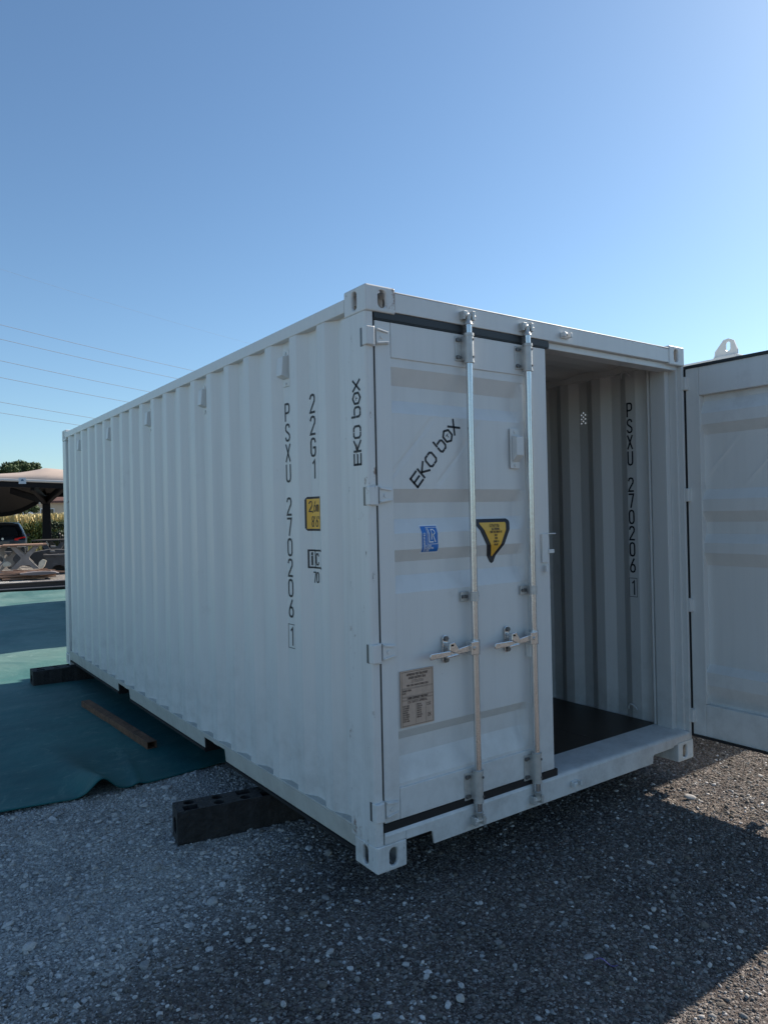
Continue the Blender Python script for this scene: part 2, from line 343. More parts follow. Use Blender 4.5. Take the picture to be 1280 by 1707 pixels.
# right wall: one inner flat is perforated for the ventilator
mb = MB()
hz = (2.16, 2.30)
for (a, xa), (b, xb) in zip(Q2, Q2[1:]):
    if abs(xa-xb) < 1e-6 and a < .80 < b:
        mb.grid(lambda y, z: (xa, y, z), [a, b], [.13, hz[0]]); mb.grid(lambda y, z: (xa, y, z), [a, b], [hz[1], 2.51])
        bm = bmesh.new(); E_ = []
        loops = [[(a,hz[0]),(b,hz[0]),(b,hz[1]),(a,hz[1])]]
        cy_ = (a+b)/2
        for (dy, dz) in ((-.017,.03),(.017,.03),(0,.015),(-.017,0),(.017,0),(0,-.015),(-.017,-.03),(.017,-.03),(0,.045)):
            loops.append([(cy_+dy+.006*math.cos(t*math.pi/4), 2.235+dz+.006*math.sin(t*math.pi/4)) for t in range(8)])
        for lp in loops:
            vs = [bm.verts.new((p, q, 0)) for p, q in lp]
            E_ += [bm.edges.new((vs[i], vs[(i+1) % len(vs)])) for i in range(len(vs))]
        bmesh.ops.triangle_fill(bm, edges=E_, use_beauty=True); bm.verts.index_update()
        mb.add([(xa, v.co.x, v.co.y) for v in bm.verts], [tuple(v.index for v in f.verts) for f in bm.faces]); bm.free()
    else:
        mb.add([(xa,a,.13),(xb,b,.13),(xb,b,2.51),(xa,a,2.51)], [(0,1,2,3)])
mb.build('side_wall', M['inner'], BOX, weld=True)
# end wall, roof, floor
mb = MB()
xs = [.10]; k = 0
while xs[-1] < W-.10-.06: xs.append(xs[-1]+.06)
mb.grid(lambda i, z: (.10+.0622*i, L-.045+(.036 if (int(i)//2) % 2 else 0), z), list(range(37)), [.13, 2.51], thick=(0,.002,0))
mb.build('end_wall', M['paint'], BOX)
mb = MB()
mb.grid(lambda x, i: (x, .12+.0975*i, 2.535+(.018 if (int(i)//2) % 2 else 0)), [.055, W/2, W-.055], list(range(61)), thick=(0,0,.003))
mb.build('roof', M['inner'], BOX)
mbf = MB()
for k in range(4):
    mbf.box(.055+k*.582+(.002 if k else 0), .055+(k+1)*.582, .215, 2.60, .14, .175); mbf.box(.055+k*.582+(.002 if k else 0), .055+(k+1)*.582, 2.604, L-.08, .14, .175)
fl = mbf.build('floor', M['floor'], BOX)
for k in range(1, 4):
    for y in np.arange(.35, 2.6, .30):
        MB().cyl((.055+k*.582+.02, float(y), .1752), (.055+k*.582+.02, float(y), .1765), .007, 8).build('screw', M['bolt'], fl)
# rails
for s in (0, 1):
    X = (lambda u: u) if s == 0 else (lambda u: W-u)
    mb = MB(T=lambda x, y, z: (X(x), y, z))
    mb.box(0, .058, .178, L-.178, 2.500, 2.562)
    mb.build('top_rail', M['paint'], BOX, bevel=.004)
    # bottom rail: channel with two fork pockets, face leaned inward for a darker tone
    mb = MB(T=lambda x, y, z: (X(x), y, z))
    pk = [(1.66, 2.00), (3.68, 4.02)]
    cuts = [.170, pk[0][0], pk[0][1], pk[1][0], pk[1][1], L-.170]
    for i in (0, 2, 4):
        mb.prism([(.0005, .152), (.010, .152), (.021, .057), (.0115, .057)], lambda a, b, t: (a, t, b), cuts[i], cuts[i+1])
        mb.box(.022, .055, cuts[i], cuts[i+1], .057, .066)
    for a, b in pk:
        mb.box(0.0012, .0082, a, b, .134, .152)
    mb.box(0, .055, .170, L-.170, .153, .163)
    mb.build('bottom_rail', M['rail'], BOX, bevel=.002)
    mb = MB(T=lambda x, y, z: (X(x), y, z))
    for i in (0, 2, 4): mb.box(.004, .040, cuts[i], cuts[i+1], .040, .0535)
    mb.build('rail_lip', M['joint'], BOX)
    for a, b in pk:
        mb = MB(T=lambda x, y, z: (X(x), y, z))
        mb.box(.012, W/2-.01, a-.004, a+.001, .03, .132); mb.box(.012, W/2-.01, b-.001, b+.004, .03, .132)
        mb.box(.010, W/2-.01, a+.002, b-.002, .126, .131)
        mb.build('fork_pocket', M['joint'], BOX)
for k in range(20):
    if any(a-.1 < .35+k*.29 < b+.1 for a, b in pk): continue
    MB().box(.06, W-.06, .35+k*.29, .39+k*.29, .06, .138).build('cross_member', M['joint'], BOX)
# corner posts
def rounded(x0, x1, y0, y1, r, corner):
    P = []
    for (px, py, a0, nm) in ((x1,y1,0,'ne'),(x0,y1,90,'nw'),(x0,y0,180,'sw'),(x1,y0,270,'se')):
        if nm in corner:
            cx = px-r if 'e' in nm else px+r; cy = py-r if 'n' in nm else py+r
            P += [(cx+r*math.cos(R(a0+15*k)), cy+r*math.sin(R(a0+15*k))) for k in range(7)]
        else: P.append((px, py))
    return P
fz = lambda a, b, t: (a, b, t)
mb = MB(); mb.prism(rounded(.002, .0395, .008, .205, .016, ('sw',)), fz, .119, H-.119)
mb.box(.0402, .10, .068, .158, .165, 2.49)
p_l = mb.build('corner_post', M['post'], BOX)
mb = MB(); mb.prism(rounded(W-.030, W-.002, .003, .080, .012, ('se',)), fz, .119, H-.119)
mb.box(W-.095, W-.012, .081, .190, .17, 2.49)
mb.box(W-.052, W-.031, .03, .081, .17, 2.49)
mb.box(W-.075, W-.010, .191, .212, .17, 2.49)
mb.cyl((W-.080, .212, .18), (W-.080, .212, 2.48), .011, 10)
p_r = mb.build('corner_post', M['inner'], BOX, bevel=.003)
for x0, x1 in ((.003,.07),(W-.07,W-.003)):
    MB().box(x0, x1, L-.15, L-.003, .119, H-.119).build('corner_post', M['post'], BOX, bevel=.008)
for z in (2.27, 1.20, .43):
    MB().cyl((W-.088, .212, z), (W-.02, .252, z), .006, 8).build('lashing_bar', M['inner'], BOX)
# lashing rings on the right wall
for y, z in ((.40, 2.47), (.40, .235)):
    mb = MB(); c = Vector((W-.052, y, z))
    mb.tube([c+Vector((-.004-.012*math.sin(R(a)), .032*math.cos(R(a)), .030*math.sin(R(a)))) for a in range(-10, 200, 15)], .006, 8)
    mb.build('lashing_ring', M['inner'], BOX)
# header
mb = MB()
mb.box(.162, W-.162, .004, .10, 2.483, 2.568)
mb.box(.162, W-.162, .000, .012, 2.569, 2.576)
mb.box(.045, W-.045, .030, .12, 2.447, 2.4825)
hd = mb.build('door_header', M['paint'], BOX, bevel=.004)
# sill with two pockets next to the castings
mb = MB()
sx0, sx1 = .162, W-.162
prof = [(sx0,.1145),(sx0,.163),(sx1,.163),(sx1,.112),(2.235,.112),(2.225,.102),(2.03,.100),(2.018,.092),(2.014,.050),(.322,.050),(.314,.105),(.305,.113)]
mb.prism(prof, lambda a, b, t: (a, t, b), .002, .014)
mb.box(sx0, sx1, .014, .095, .1205, .1625)
mb.box(.0455, sx0-.001, .0025, .095, .1195, .1625); mb.box(sx1+.001, W-.031, .0025, .095, .1195, .1625)
mb.build('door_sill', M['paint'], BOX, bevel=.002)
mb = MB()
mb.grid(lambda x, i: (x, (.0, .004, .014, .03, .10, .22)[int(i)], (.155, .166, .172, .174, .176, .1775)[int(i)]), [.045, W/2, W-.045], list(range(6)), smooth=True)
mb.build('threshold_plate', M['paint'], BOX)
MB().box(.30, 2.03, .10, .11, .045, .14).build('cross_member', M['joint'], BOX)
for a, b in ((.165, .322), (2.014, 2.272)): MB().box(a, b, .016, .095, .117, .1195).build('pocket_shade', M['joint'], BOX); MB().box(a, b, .096, .099, .050, .1195).build('pocket_shade', M['joint'], BOX)  # near-black sheets paint the shade inside the sill pockets
MB().box(.04, W-.04, .20, .214, .04, .165).build('cross_member', M['joint'], BOX)
def keeper(x, z, flip=1):
    mb = MB()
    mb.box(x-.030, x+.030, -.006, .001, z-.016, z+.016)
    mb.box(x-.032, x-.018, -.030, -.006, z-.012, z+.014)
    mb.box(x+.018, x+.032, -.030, -.006, z-.012, z+.014)
    mb.cyl((x-.018, -.02, z+.004*flip), (x-.004, -.02, z+.004*flip), .010, 8)
    return mb
for x in (1.345,):
    keeper(x-.045, 2.523).build('cam_keeper', M['paint'], BOX, bevel=.003)
    keeper(x-.045, .102).build('cam_keeper', M['paint'], BOX, bevel=.003)
# ------------------------------------------------------------------ door leaves
DP = [(9, 0), (2.240, 0), (2.162, -.036), (2.094, -.036), (2.032, -.002), (1.689, -.002), (1.627, -.038), (1.553, -.038), (1.486, -.002), (1.412, -.002),
      (1.356, -.038), (1.294, -.038), (1.215, -.002), (.597, -.002), (.549, -.038), (.471, -.038), (.362, -.004), (-9, -.004)]
def dprof(z):
    for (a, va), (b, vb) in zip(DP, DP[1:]):
        if b <= z <= a: return vb+(va-vb)*(z-b)/(a-b)
    return 0
def door_v(u, z):
    v = dprof(z)
    if v < -.003:                          # the fold runs out before the lock stile
        t = min(1, max(0, (.935-u)/.055)); v *= t*t*(3-2*t)
    # a faint raised diagonal panel under the logo
    if 1.70 < z < 2.03:
        s_ = (z-1.70)-(u-.13)*1.12
        for c_ in (.10, -.24):
            v -= .003*math.exp(-((s_-c_)/.016)**2)*min(1, (2.03-z)/.03, (z-1.70)/.03)
    return v
def make_door(T, zb, zt, gb, gt, mirror=False):
    Wd = 1.108
    mb = MB(T)
    mb.box(.003, .088, -.050, 0, zb, zt); mb.box(.945, Wd, -.050, 0, zb, zt)
    mb.box(.089, .944, -.048, 0.001, 2.279, zt); mb.box(.089, .944, -.048, .001, zb, .346)
    door = mb.build('door', M['paint'], BOX, bevel=.003)
    mb = MB(T)
    us = [.086+i*.0172 for i in range(51)]
    zs = sorted(set([.345+i*.0175 for i in range(111)]+[d[0] for d in DP if .35 < d[0] < 2.28]+[2.28]))
    mb.grid(lambda u, z: (u, door_v(u, z)-.005, z), us, zs, smooth=False)
    if mirror: pass
    mb.build('corrugated_panel', M['paint'], door)
    # rubber seal round the leaf
    mb = MB(T)
    mb.box(-.004, Wd+.022, -.030, .004, zt+.002, gt); mb.box(-.004, Wd+.022, .004, .0075, zt+.008, gt-.010)
    mb.box(-.004, Wd+.020, -.030, .003, gb, zb-.002)
    mb.box(-.0045, .0022, -.052, -.006, zb, zt); mb.box(Wd+.001, Wd+.006, -.052, -.030, zb, zt)
    if mirror:
        mb.box(-.006, Wd+.02, -.058, -.032, zt+.001, gt); mb.box(-.006, Wd+.02, -.058, -.032, gb, zb-.001); mb.box(-.010, -.001, -.058, -.040, zb, zt)
    mb.build('rubber_seal', M['trim'], door)
    return door
def hinge(T, z, door, flag=False):
    mb = MB(T)
    hz = .040
    mb.prism([(.004,-hz+.004),(.078,-hz+.016),(.078,hz-.012),(.004,hz)], lambda a, b, t: (a, t, z+b), .001, .011)
    mb.prism([(.006,hz-.012),(.066,hz-.020),(.066,hz-.013),(.006,hz-.003)], lambda a, b, t: (a, t, z+b), .011, .018)
    mb.prism([(.006,-hz+.008),(.066,-hz+.018),(.066,-hz+.025),(.006,-hz+.016)], lambda a, b, t: (a, t, z+b), .011, .018)
    mb.cyl((.034, .010, z), (.034, .016, z), .009, 10)
    mb.cyl((-.014, .005, z-hz-.004), (-.014, .005, z+hz+.004), .012, 12)
    h = mb.build('hinge', M['paint'], door, bevel=.002)
    return h
TL = lambda u, v, z: (.050+u, .012-v, z)
dl = make_door(TL, .207, 2.438, .168, 2.480)
HZ = (2.362, 1.658, .963, .268)
for z in HZ:
    hinge(TL, z, dl)
    # lug of the hinge wrapped round the post corner
    MB().box(-.004, .040, -.008, .030, z-.041, z+.041).build('hinge_lug', M['post'], p_l, bevel=.004)
    MB().box(-.0006, .004, .0305, .049, z-.043, z+.039).build('hinge_slot_shade', M['bolt'], p_l)  # solid dark box painted in for the shaded recess beside the lug
# dark joint between the post and the leaf
MB().box(.0402, .0452, .0125, .0655, .169, 2.479).build('joint_seal', M['joint'], dl)
def lock_bar(T, u, door, zlo, zhi, m, cam=True):
    v = .034
    mb = MB(T); mb.cyl((u, v, zlo+.03), (u, v, zhi-.03), .0168, 20)
    bar = mb.build('locking_bar', m, door)
    for zc, hh in ((zhi-.150, .060), (zlo+.155, .066)):
        mb = MB(T)
        mb.box(u-.062, u-.004, .001, .006, zc-hh, zc+hh)
        mb.cyl((u, v, zc-hh), (u, v, zc+hh), .0235, 20)
        mb.cyl((u, v, zc+hh-.001), (u, v, zc+hh+.012), .0260, 20)
        mb.cyl((u, v, zc-hh-.010), (u, v, zc-hh+.001), .0255, 20)
        mb.box(u-.024, u+.018, .004, v, zc-hh+.004, zc+hh-.004)
        b = mb.build('bar_bracket', M['zincd'], bar, bevel=.002)
        for dz in (-hh*.7, hh*.7):
            MB(T).cyl((u-.050, .006, zc+dz), (u-.050, .016, zc+dz), .010, 6, smooth=False).build('bolt', M['bolt'], bar)
            MB(T).cyl((u-.036, .006, zc+dz), (u-.036, .014, zc+dz), .008, 6, smooth=False).build('bolt', M['bolt'], bar)
            MB(T).cyl((u+.010, v+.018, zc+dz), (u+.011, v+.025, zc+dz), .006, 8).build('bolt', M['bolt'], bar)
    zc = 1.172
    mb = MB(T); mb.box(u-.060, u-.010, .001, .006, zc-.024, zc+.024); mb.cyl((u, v, zc-.022), (u, v, zc+.022), .0215, 16); mb.box(u, u+.034, .018, .024, zc-.018, zc+.018)
    mb.build('bar_bracket', M['zincd'], bar, bevel=.002)
    for du, v0, rr in ((-.048, .006, .009), (-.030, .006, .009), (.028, .024, .006)):
        MB(T).cyl((u+du, v0, zc), (u+du, v0+.008, zc), rr, 6, smooth=False).build('bolt', M['bolt'], bar)
    for zc, s in ((zhi, 1), (zlo, -1)):
        mb = MB(T)
        mb.cyl((u, v, zc-s*.035), (u, v, zc-s*.012), .022, 14, r2=.014)
        mb.cyl((u, v, zc-s*.014), (u, v, zc+s*.004), .013, 12)
        mb.cyl((u-.028, v-.004, zc+s*.010), (u+.020, v-.004, zc+s*.010), .0145, 12)
        mb.obox((u-.022, v-.010, zc+s*.020), (1,0,0), (0,1,0), (0,0,1), .012, .020, .008)
        mb.obox((u+.024, v-.008, zc+s*.008), (1,0,0), (0,1,0), (0,0,1), .008, .024, .022)
        mb.obox((u-.028, v-.012, zc+s*.000), (1,0,0), (0,1,0), (0,0,1), .006, .018, .012)
        mb.cyl((u+.030, v-.004, zc+s*.008), (u+.044, v-.004, zc+s*.008), .012, 6, smooth=False)
        mb.build('cam_end', M['zincd'], bar, bevel=.002)
    return bar
def handle(T, u, z, bar, door, m, ln=.292):
    v = .040
    mb = MB(T)
    mb.box(u-.050, u-.001, v-.020, v+.024, z-.032, z+.032)
    mb.cyl((u, v-.006, z-.035), (u, v-.006, z+.035), .0225, 16)
    mb.cyl((u-.028, v+.024, z), (u-.028, v+.031, z), .009, 8)
    a = Vector((u-.045, v+.004, z)); b = Vector((u-.175, v+.010, z-.006)); c = Vector((u-ln, v+.022, z-.010))
    mb.prism([(a.x, z+.018),(a.x, z-.015),(b.x, b.z-.014),(b.x, b.z+.006)], lambda p, q, t: (p, t, q), v+.002, v+.011)
    mb.prism([(b.x+.004, b.z+.010),(b.x+.004, b.z-.014),(c.x, c.z-.015),(c.x-.006, c.z),(c.x, c.z+.014)], lambda p, q, t: (p, t, q), v+.003, v+.016)
    h = mb.build('handle', m, bar, bevel=.003)
    # catch that holds the lever on the leaf
    uc = u-.165
    mb = MB(T)
    mb.prism(slot(uc, z+.005, .016, .066), lambda p, q, t: (p, t, q), .001, .007)
    mb.prism([(uc-.012, z+.04),(uc+.016, z+.045),(uc+.046, z-.002),(uc+.02, z-.012),(uc-.016, z+.006)], lambda p, q, t: (p, t, q), .045, .058)
    mb.prism([(uc-.030, z-.018),(uc+.036, z-.014),(uc+.036, z-.022),(uc-.030, z-.028)], lambda p, q, t: (p, t, q), .008, .060)
    mb.box(uc-.012, uc+.012, .006, .058, z+.022, z+.036)
    hc = mb.build('handle_catch', m, door, bevel=.003)
    for dz in (-.045, .055): MB(T).cyl((uc+.002, .007, z+dz), (uc+.002, .018, z+dz), .012, 6, smooth=False).build('bolt', M['bolt'], door)
u1, u2 = .578-.047, .984-.047
for u in (u1, u2):
    b = lock_bar(TL, u, dl, .105, 2.515, M['zincd'] if 0 else M['zinc'])
    handle(TL, u, .930, b, dl, M['zinc'])
for (u, ) in ((u1,), (u2,)):
    keeper(.047+u, 2.524).build('cam_keeper', M['zincd'], BOX, bevel=.002)
    keeper(.047+u, .100).build('cam_keeper', M['zincd'], BOX, bevel=.002)
# shelf bracket under the second lever, lock plate on the edge of the leaf
MB(TL).box(u2-.026, u2-.016, .001, .03, .83, .905).build('lever_stop', M['paint'], dl)
mb = MB(TL)
mb.box(1.040, 1.085, .001, .013, 1.305, 1.455); mb.box(1.052, 1.074, .013, .026, 1.255, 1.290)
mb.box(1.085, 1.150, .004, .009, 1.452, 1.458); mb.box(1.086, 1.128, .002, .016, 1.352, 1.372)
mb.build('lock_plate', M['paint'], dl, bevel=.002)
# ventilator on the leaf
mb = MB(TL)
mb.box(.826, .894, .001, .006, 1.795, 2.000)
mb.prism([(1.965,.006),(1.955,.040),(1.862,.040),(1.828,.006)], lambda a, b, t: (t, b, a), .838, .888)
vd = mb.build('vent_cover', M['paint'], dl, bevel=.003)
for z in (1.812, 1.982): MB(TL).cyl((.860, .006, z), (.860, .011, z), .009, 10).build('rivet', M['paint'], vd)
# lettering and stickers on the leaf (they follow its folds)
def on_leaf(e): return lambda a, b: (a, door_v(a, b)-.005+e, b)
mb = MB(TL); logo(mb, .232, 1.697, .056, on_leaf(.0012), math.atan2(.30, .275))
mb.build('logo_lettering', M['ink'], dl)
def sheet(mb, poly, fn, step=.012):
    """fill a convex polygon by horizontal strips so that it can follow the folds"""
    zs_ = [p[1] for p in poly]; z0, z1 = min(zs_), max(zs_); n = max(1, int((z1-z0)/step)); rows = []
    for k in range(n+1):
        z = z0+(z1-z0)*k/n; z_ = min(max(z, z0+1e-6), z1-1e-6); xs_ = []
        for (a, b), (c, d) in zip(poly, poly[1:]+poly[:1]):
            if (b-z_)*(d-z_) <= 0 and b != d: xs_.append(a+(c-a)*(z_-b)/(d-b))
        rows.append((min(xs_), max(xs_), z))
    for (a, b, z), (c, d, w) in zip(rows, rows[1:]):
        mb.add([fn(a, z), fn(b, z), fn(d, w), fn(c, w)], [(0,1,2,3)])
# blue square sticker
x0, x1, z0, z1 = .243, .352, 1.390, 1.522
mb = MB(TL); sheet(mb, [(x0,z0),(x1,z0),(x1,z1),(x0,z1)], on_leaf(.0010)); st = mb.build('blue_sticker', M['white'], dl)
mb = MB(TL); sheet(mb, [(x0+.006,z0+.006),(x1-.006,z0+.006),(x1-.006,z1-.006),(x0+.006,z1-.006)], on_leaf(.0028)); mb.build('sticker_ground', M['blue'], st)
mb = MB(TL); f2 = on_leaf(.0046)
stroke(mb, [(x0+.036,z0+.042),(x1-.010,z0+.042),(x1-.010,z1-.012),(x0+.036,z1-.012),(x0+.036,z0+.042)], .0022, f2)
stroke(mb, [(x0+.044,z1-.018),(x0+.048,z0+.052),(x0+.072,z0+.052)], .005, f2)
stroke(mb, [(x0+.062,z0+.064),(x0+.062,z1-.022),(x0+.074,z1-.022),(x0+.081,z1-.030),(x0+.081,z1-.038),(x0+.074,z1-.046),(x0+.064,z1-.046)], .005, f2)
stroke(mb, [(x0+.070,z1-.046),(x0+.084,z0+.052)], .005, f2)
text(mb, 'CERTIFIED', x0+.024, z0+.040, .010, .0018, f2, ang=math.pi/2, sx=.95)
text(mb, 'CONTAINER', x0+.014, z0+.030, .0075, .0014, f2); text(mb, 'CONSTRUCTED', x0+.014, z0+.0195, .0075, .0014, f2); text(mb, 'TO CODE', x0+.014, z0+.009, .0075, .0014, f2)
mb.build('sticker_print', M['white'], st)
# yellow warning sticker
def rtri(P, r, n=6):
    out = []
    for i, p in enumerate(P):
        p = Vector(p); a = (Vector(P[i-1])-p).normalized(); b = (Vector(P[(i+1) % len(P)])-p).normalized()
        half = math.acos(max(-1, min(1, a.dot(b))))/2; d = r/math.tan(half); c = p+(a+b).normalized()*(r/math.sin(half))
        s_, e_ = p+a*d, p+b*d; t0 = math.atan2(s_.y-c.y, s_.x-c.x); t1 = math.atan2(e_.y-c.y, e_.x-c.x)
        while t1-t0 > math.pi: t1 -= 2*math.pi
        while t1-t0 < -math.pi: t1 += 2*math.pi
        out += [(c.x+r*math.cos(t0+(t1-t0)*k/n), c.y+r*math.sin(t0+(t1-t0)*k/n)) for k in range(n+1)]
    return out
tx = .047
T3 = [(.630-tx, 1.542), (.896-tx, 1.542), (.770-tx, 1.300)]
T4 = [(.670-tx, 1.524), (.858-tx, 1.524), (.770-tx, 1.348)]
mb = MB(TL); sheet(mb, rtri(T3, .016), on_leaf(.0010), .008); st = mb.build('warning_sticker', M['ink'], dl)
mb = MB(TL); sheet(mb, rtri(T4, .003), on_leaf(.0028), .008); mb.build('sticker_ground', M['yellow'], st)
mb = MB(TL); f2 = on_leaf(.0046); cxx = .768-tx
for s_, z_, h_ in (('ATTENTION',1.501,.014),('ALL CUSTOMS',1.487,.009),('MUST BE DRAWN IN',1.472,.0095),('ONLY',1.456,.009),('WITH',1.440,.009),('COVER IN',1.424,.009),('PLACE',1.409,.009)):
    text(mb, s_, cxx, z_, h_, .0019, f2, sx=.8, center=True)
mb.build('sticker_print', M['ink'], st)
# data plate
x0, x1, z0, z1 = .104, .294, .610, .864
mb = MB(TL); mb.box(x0, x1, -.004, .0012, z0, z1); st = mb.build('data_plate', M['plate'], dl)
mb = MB(TL); fp = lambda a, b: (a, .0020, b)
stroke(mb, [(x0+.006,z0+.006),(x1-.006,z0+.006),(x1-.006,z1-.006),(x0+.006,z1-.006),(x0+.006,z0+.006)], .0016, fp, .05)
cm = (x0+x1)/2
text(mb, 'APPROVED FOR TRANSPORT', cm, z1-.024, .0095, .0018, fp, sx=.85, center=True)
text(mb, 'UNDER CUSTOMS SEAL', cm, z1-.039, .0095, .0018, fp, sx=.85, center=True)
text(mb, '270206', cm, z1-.056, .011, .0012, fp, sx=1.5, center=True)
text(mb, 'TYPE 22G1 MANUFACTURED 2024', cm, z1-.072, .0075, .0015, fp, sx=.9, center=True)
for dz in (.079, .083, .117, .121, .131, .135): stroke(mb, [(x0+.007, z1-dz), (x1-.007, z1-dz)], .0010, fp, .05)
text(mb, 'OWNER PSXU', x0+.010, z1-.094, .0070, .0015, fp); text(mb, 'DATE', x0+.010, z1-.105, .0065, .0014, fp)
text(mb, 'TIMBER COMPONENT TREATMENT', cm, z1-.1295, .0070, .0018, fp, sx=.95, center=True)
text(mb, 'CSC SAFETY APPROVAL', cm, z1-.148, .0095, .0016, fp, sx=.9, center=True)
random.seed(3)
for r_ in range(8):
    z_ = z1-.162-r_*.0098
    text(mb, random.choice(('MAX GROSS','DATE MADE','STACKING','RACKING','ID NUMBER','TARE WT')), x0+.010, z_, .0058, .0013, fp)
    if r_ < 7: text(mb, random.choice(('30480','67200','192000','15240','2185'))+' KG', x0+.088, z_, .0058, .0013, fp)
stroke(mb, [(x0+.082,z0+.010),(x0+.082,z1-.155)], .0009, fp, .05); stroke(mb, [(x1-.048,z0+.010),(x1-.048,z1-.155)], .0009, fp, .05)
text(mb, 'CSC', x1-.042, z1-.172, .012, .0018, fp); text(mb, 'OK', x1-.038, z0+.03, .016, .0020, fp)
mb.build('plate_print', M['platei'], st)
# right leaf, swung fully outwards
TR = lambda u, v, z: (2.438+.058+v, .004-u, z)
dr = make_door(TR, .148, 2.456, .134, 2.474, mirror=True)
for z in HZ:
    hinge(TR, z, dr)
    MB().box(W-.026, W+.028, -.020, .020, z-.041, z+.041).build('hinge_lug', M['paint'], p_r, bevel=.004)
for u in (u1, u2): lock_bar(TR, u, dr, .105, 2.505, M['zinc'])
mb = MB(TR)
mb.box(.088, .096, -.053, -.006, .350, 2.276); mb.build('panel_edge', M['paint'], dr, bevel=.002)
# lettering on the left wall
def on_wall(off=.0012): return lambda a, b: (wall_x(a)-off, a, b)     # a = y, b = z
def on_wall_m(ref): return lambda a, b: (wall_x(ref-a)-.0012, ref-a, b)
def vertical_text(mb, s, fn, a, zt, h, w, pitch, sx=1.0):
    z = zt
    for c in s:
        if c != ' ':
            text(mb, c, a, z-h, h, w, fn, sx=sx, center=True)
        z -= pitch if c != ' ' else pitch*.62
    return z
mb = MB(); fn = on_wall_m(0)
zend = vertical_text(mb, 'PSXU 270206', fn, -.815, 2.174, .088, .0115, .1085, sx=.98)
text(mb, '1', -.815, zend-.128, .090, .011, fn, sx=.9, center=True)
stroke(mb, [(-.850, zend-.145), (-.780, zend-.145), (-.780, zend-.020), (-.850, zend-.020), (-.850, zend-.145)], .0035, fn)
mb.build('container_number', M['ink'], BOX)
mb = MB(); vertical_text(mb, '22G1', fn, -.548, 2.184, .088, .0115, .110, sx=.95); mb.build('size_code', M['ink'], BOX)
# height sticker and plate on the same fold
def fold(off): return lambda a, b: (wall_x(-a)-off, -a, b)
y0, y1, z0, z1 = -.612, -.440, 1.500, 1.672
mb = MB()
def strips(mb, y0, y1, z0, z1, off):
    ys = sorted([y0, y1]+[-(PH+.2812*k+d) for k in range(-1, 3) for d in (0, .068, .1412, .2092) if y0 < -(PH+.2812*k+d) < y1])
    for a, b in zip(ys, ys[1:]): mb.add([fold(off)(a, z0), fold(off)(b, z0), fold(off)(b, z1), fold(off)(a, z1)], [(0,1,2,3)])
strips(mb, y0+.012, y1, z0, z1, .0010); strips(mb, y0+.005, y0+.012, z0+.005, z1-.005, .0010); strips(mb, y0, y0+.005, z0+.012, z1-.012, .0010); hs = mb.build('height_sticker', M['ink'], BOX)
mb = MB(); strips(mb, y0+.012, y1, z0+.011, z1-.011, .0018); mb.build('sticker_ground', M['yellow'], hs)
mb = MB(); text(mb, '2,6m', y0+.026, 1.598, .050, .0056, fold(.0028), sx=.72); text(mb, "8'6\"", y0+.040, 1.522, .050, .0056, fold(.0028), sx=.80)
mb.build('sticker_print', M['ink'], hs)
mb = MB(); f2 = fold(.0016)
stroke(mb, [(y1,1.316),(y0+.016,1.316),(y0+.016,1.402),(y1,1.402)], .009, f2); stroke(mb, [(y0+.062,1.316),(y0+.062,1.402)], .006, f2)
text(mb, 'i', y0+.030, 1.330, .060, .010, f2, sx=.9); text(mb, 'C', y0+.072, 1.330, .056, .008, f2, sx=.8)
text(mb, '70', y0+.045, 1.242, .050, .007, f2, sx=.8)
mb.build('registration_mark', M['ink'], BOX)
mb = MB(); logo(mb, -.064, 1.800, .054, lambda a, b: (.0008, -a, b), math.pi/2)
mb.build('logo_lettering', M['ink'], BOX)
# number inside, on the right wall
mb = MB(); fr = lambda a, b: (wall_x2(a)-.0012, a, b)
frm = lambda a, b: (wall_x2(-a)-.0012, -a, b)
yi = -.385
zend = vertical_text(mb, 'PSXU 270206', lambda a, b: (wall_x2(-a)-.0012, -a, b), yi, 2.290, .088, .0115, .109, sx=.78)
text(mb, '1', yi, zend-.128, .090, .011, frm, sx=.72, center=True)
stroke(mb, [(yi-.030, zend-.145), (yi+.030, zend-.145), (yi+.030, zend-.020), (yi-.030, zend-.020), (yi-.030, zend-.145)], .0035, frm)
mb.build('container_number', M['ink'], BOX)
for k, y in enumerate((.81, 1.935, 3.06, 4.185, 5.31)):
    vent(.040, y, 2.36, -1, BOX)
